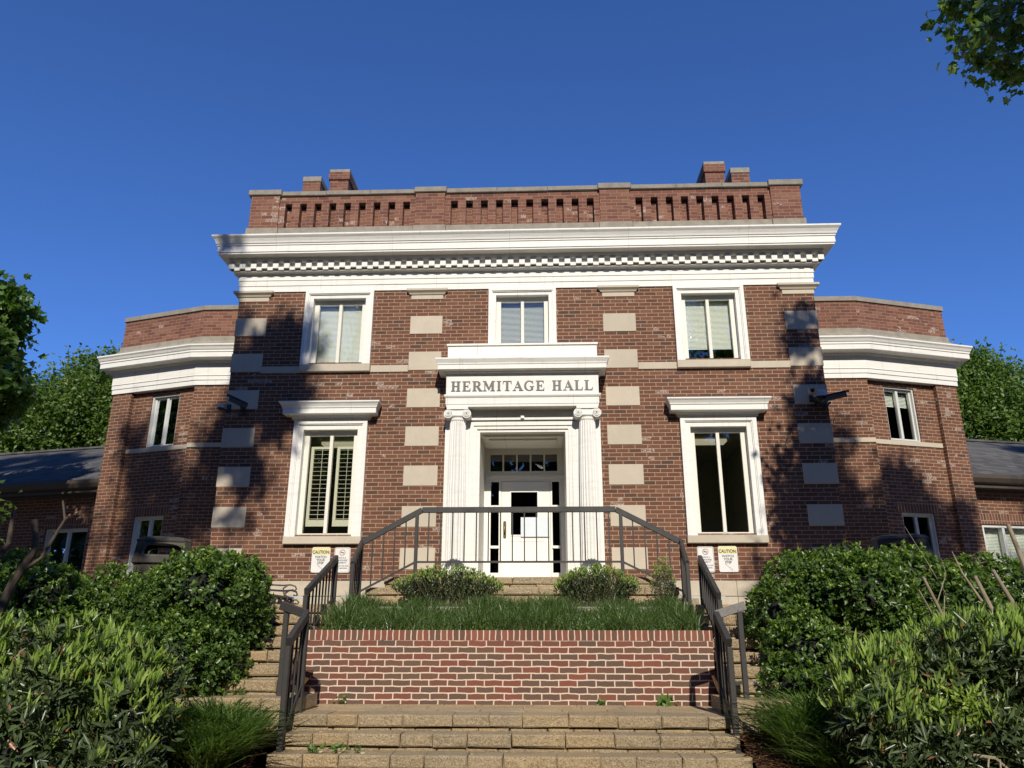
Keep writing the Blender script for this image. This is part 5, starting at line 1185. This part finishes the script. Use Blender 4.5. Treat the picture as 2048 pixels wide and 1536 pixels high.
# ---- the tall trees round the viewer: their shade falls on the corners of the hall
sd = np.array(SD); tn = math.tan(SUN_EL)/math.cos(SUN_AZ); 
def up_sun(x, z, t):      # points on the sun's ray through facade point (x,0,z), at horizontal distance t in front of it
    return np.stack([x+t*math.tan(SUN_AZ), -t, z+t*tn], 1)
def inside(pts, poly):
    x, y = pts[:, 0], pts[:, 1]; r_ = np.zeros(len(pts), bool); n = len(poly)
    for i in range(n):
        x1, y1 = poly[i]; x2, y2 = poly[(i+1) % n]
        c = ((y1 > y) != (y2 > y)) & (x < (x2-x1)*(y-y1)/((y2-y1) or 1e-9)+x1); r_ ^= c
    return r_
def shade_tree(label, base, polys, per, leaf, tr, spread=.16, name='shade_tree', hmin=-.55):
    t = empty(name, label, 'tree', 'tall trees on the lawn behind the viewer'); allp = []
    for poly_, cnt, (t0, t1), yp in polys:
        poly_ = [(x+yp*math.tan(SUN_AZ), z+yp*tn) for x, z in poly_]; pa = np.array(poly_); lo, hi = pa.min(0), pa.max(0); cnt = int(cnt*1.0); q = rng.uniform(lo, hi, (cnt*4, 2)); q = q[inside(q, poly_)]; hole = np.sin(q[:, 0]*4.1+1.7*np.sin(q[:, 1]*2.3))+np.sin(q[:, 1]*3.3+1.3*np.sin(q[:, 0]*2.9)+2); q = q[hole > hmin][:cnt]
        allp.append(up_sun(q[:, 0], q[:, 1], rng.uniform(t0, t1, len(q))))
    p = np.concatenate(allp); P = np.repeat(p, per, 0)+rng.normal(size=(len(p)*per, 3))*spread
    np_mesh('crown', *lobed_geo(P, rng.normal(size=P.shape), rng.uniform(.7, 1.25, len(P))*leaf), M['tree_leaf_near'], t)
    base = Vector(base); top = Vector(tuple(p.mean(0))); top.z = max(top.z, base.z+5)
    mb = MB(); mb.tube([base, base.lerp(top, .4)+Vector((.2, 0, 0)), base.lerp(top, .75), top], [tr, tr*.8, tr*.55, tr*.2], 12); mb.build('trunk', M['bark'], t)
    mb = MB()
    for i in range(26):
        e = Vector(p[rng.integers(0, len(p))]); s = base.lerp(top, rnd.uniform(.55, .98)); mb.tube([s, s.lerp(e, .5)+Vector((0, 0, .2)), e], [tr*.16, tr*.1, .02], 6)
    mb.build('limbs', M['bark'], t); return t
LP = [([(-5.4, 7.1), (-4.85, 7.15), (-4.3, 7.0), (-3.9, 6.7), (-3.75, 6.2), (-3.85, 5.5), (-4.3, 5.0), (-4.45, 4.4), (-4.62, 4.0), (-4.72, 4.55), (-5.4, 4.6)], 165, (12, 17), 0),
      ([(-5.0, 6.95), (-4.1, 6.9), (-3.75, 6.3), (-3.9, 5.7), (-4.7, 5.6)], 55, (12, 17), 0),
      ([(-5.35, 5.3), (-4.4, 5.3), (-4.35, 4.6), (-4.62, 4.5), (-5.35, 4.6)], 50, (12, 17), 0),
      ([(-4.85, 4.6), (-4.45, 4.5), (-4.5, 4.0), (-4.8, 4.0)], 10, (12, 17), 0),
      ([(-5.35, 3.65), (-4.75, 3.55), (-4.8, 3.3), (-5.35, 3.2)], 3, (12, 17), 0), ([(-5.35, 3.0), (-4.85, 3.0), (-4.9, 2.6), (-5.35, 2.5)], 9, (12, 17), 0),
      ([(-5.75, 6.7), (-6.2, 6.6), (-6.4, 5.6), (-7.1, 5.2), (-8.2, 5.5), (-8.4, 3.4), (-8.7, 1.9), (-5.75, 1.9)], 230, (13, 18), 2.4),
      ([(-8.4, 6.6), (-8.1, 6.5), (-8.2, 5.2), (-8.6, 5.1)], 9, (13, 18), 2.5),
      ([(-14.5, 4.6), (-9.6, 4.4), (-9.3, 3.6), (-9.2, 2.0), (-14.5, 2.0)], 120, (14, 19), 3.4), ([(-15.5, 6.4), (-12.2, 6.4), (-11.2, 5.9), (-11.9, 5.5), (-10.8, 5.2), (-12, 4.7), (-15.5, 4.7)], 260, (16, 20), 6.3),
      ([(-8.5, 2.9), (-5.6, 2.7), (-5.2, 2.0), (-5.0, 1.3), (-8.5, 1.0)], 60, (9, 13), -3.8), ([(-5.7, 3.1), (-4.5, 3.1), (-4.6, 2.4), (-5.7, 2.4)], 16, (11, 15), -2.2)]
shade_tree('tall maple behind and left of the viewer whose shade falls on the left corner', (-9.5, -17, 0), LP, 26, .15, .17)
RP = [([(4.85, 7.1), (5.2, 7.2), (5.35, 6.4), (5.15, 6.1), (4.85, 6.5)], 13, (9, 12), 0),
      ([(4.85, 6.2), (5.35, 6.2), (5.35, 5.9), (5.0, 5.8)], 6, (9, 12), 0),
      ([(4.75, 5.95), (5.35, 5.95), (5.35, 5.2), (5.0, 4.8), (4.75, 5.3)], 24, (9, 13), 0),
      ([(5.0, 5.0), (5.35, 5.1), (5.35, 4.3), (4.9, 4.3)], 10, (9, 13), 0),
      ([(4.25, 5.0), (4.45, 4.9), (4.65, 4.2), (4.3, 3.9)], 7, (9, 12), 0),
      ([(4.5, 4.3), (5.35, 4.4), (5.35, 2.5), (4.3, 2.5), (4.35, 3.2)], 62, (10, 14), 0),
      ([(3.6, 3.2), (4.2, 3.3), (4.3, 2.4), (3.9, 2.4)], 6, (10, 14), 0),
      ([(5.3, 4.6), (6.0, 4.9), (6.4, 5.8), (6.7, 5.0), (7.0, 4.6), (7.4, 5.3), (7.9, 4.8), (8.1, 4.0), (9.0, 4.3), (9.1, 2.2), (5.3, 2.0)], 190, (11, 15), 2.4),
      ([(9.4, 4.6), (14, 4.6), (14, 4.2), (9.4, 4.3)], 10, (14, 18), 3.5), ([(11.0, 6.3), (14.5, 6.4), (14.5, 4.8), (13, 5.0), (12.2, 5.6)], 120, (14, 18), 6.3),
      ([(9.8, 3.4), (10.6, 3.6), (10.9, 2.4), (9.9, 2.2)], 9, (12, 15), 3.4), ([(4.6, 3.05), (5.9, 3.05), (5.9, 2.4), (4.7, 2.4)], 15, (11, 15), -2.2)]
shade_tree('tall tree behind and right of the viewer whose shade falls on the right corner', (8.2, -16, 0), RP, 23, .15, .14, hmin=-.3)
# overhanging poplar limb at the top right
def overhang():
    t = empty('poplar_tree', 'tree off to the right with a leafy limb hanging into the top right corner', 'tree')
    base = Vector((11.5, -7.5, .2)); top = Vector((10.5, -7, 10.5))
    MB().tube([base, (11.4, -7.4, 5), top], [.34, .28, .18], 12).build('trunk', M['bark'], t)
    limb = [(11.0, -7.2, 8.2), (9.0, -6.6, 9.0), (7.2, -6.1, 9.1), (6.0, -6.0, 8.75), (5.2, -6.0, 8.35)]
    mb = MB(); mb.tube(limb, [.11, .08, .05, .03, .012], 8)
    cl = [(5.25, 8.35, .34), (4.95, 7.65, .20), (5.3, 7.85, .33), (5.6, 8.4, .36), (5.75, 7.55, .20), (5.0, 8.3, .25), (5.9, 7.95, .32), (5.6, 7.9, .35), (6.2, 8.3, .4), (6.5, 8.0, .35), (5.3, 8.9, .45), (5.9, 8.9, .5), (6.8, 8.7, .5), (7.4, 8.6, .5), (6.3, 7.75, .22), (5.2, 7.55, .18), (8.2, 8.8, .6), (5.4, 7.42, .12)]
    Ps = []
    for x_, z_, r_ in cl:
        y_ = -6+rnd.uniform(-.3, .3); n = int(620*r_**1.6*1.15)+8; Ps.append(np.array([x_, y_, z_])+rng.normal(size=(n, 3))*[r_*.5, r_*.7, r_*.5])
        s = Vector(limb[3]).lerp(Vector(limb[2]), rnd.random()*.8); mb.tube([s, s.lerp(Vector((x_, y_, z_)), .5)+Vector((0, 0, -.06)), (x_, y_, z_)], [.018, .012, .005], 5)
        for _ in range(3): mb.tube([(x_, y_, z_), (x_+rnd.uniform(-1, 1)*r_, y_+rnd.uniform(-.3, .3), z_+rnd.uniform(-1, 1)*r_)], [.005, .003], 4)
    P = np.concatenate(Ps); np_mesh('crown', *lobed_geo(P, rng.normal(size=P.shape)+[0, 0, -.5], rng.uniform(.07, .135, len(P))), M['poplar_leaf'], t)
    mb.build('limb', M['bark'], t)
overhang()

# woodland across the lawn behind the viewer (seen in the window panes)
n = 9000; th = rng.uniform(-1.5, 1.5, n); rr_ = rng.uniform(27, 42, n); x = rr_*np.sin(th)*1.1; y = -13-(rr_-13)*np.cos(th)
side_ = np.clip((np.abs(x)-11)/8, 0, 1)  # unseen flanks of the belt, raised to cut sky fill on the hall
hh = 10+1.5*np.sin(x*.31)+1*np.sin(x*.73+1)+(rr_-27)*.15+side_*11+rng.normal(size=n)*.6; z = hh*rng.random(n)**.9
P = np.repeat(np.stack([x, y, z], 1), 18, 0)+rng.normal(size=(n*18, 3))*1.0
np_mesh('woodland', *leaf_geo(P, rng.normal(size=P.shape), rng.uniform(.5, 1.0, len(P)), .7), M['wood_leaf'], kind='stuff', label='continuous belt of leafy woodland far behind the viewer mirrored dimly in the panes', cat='woodland')
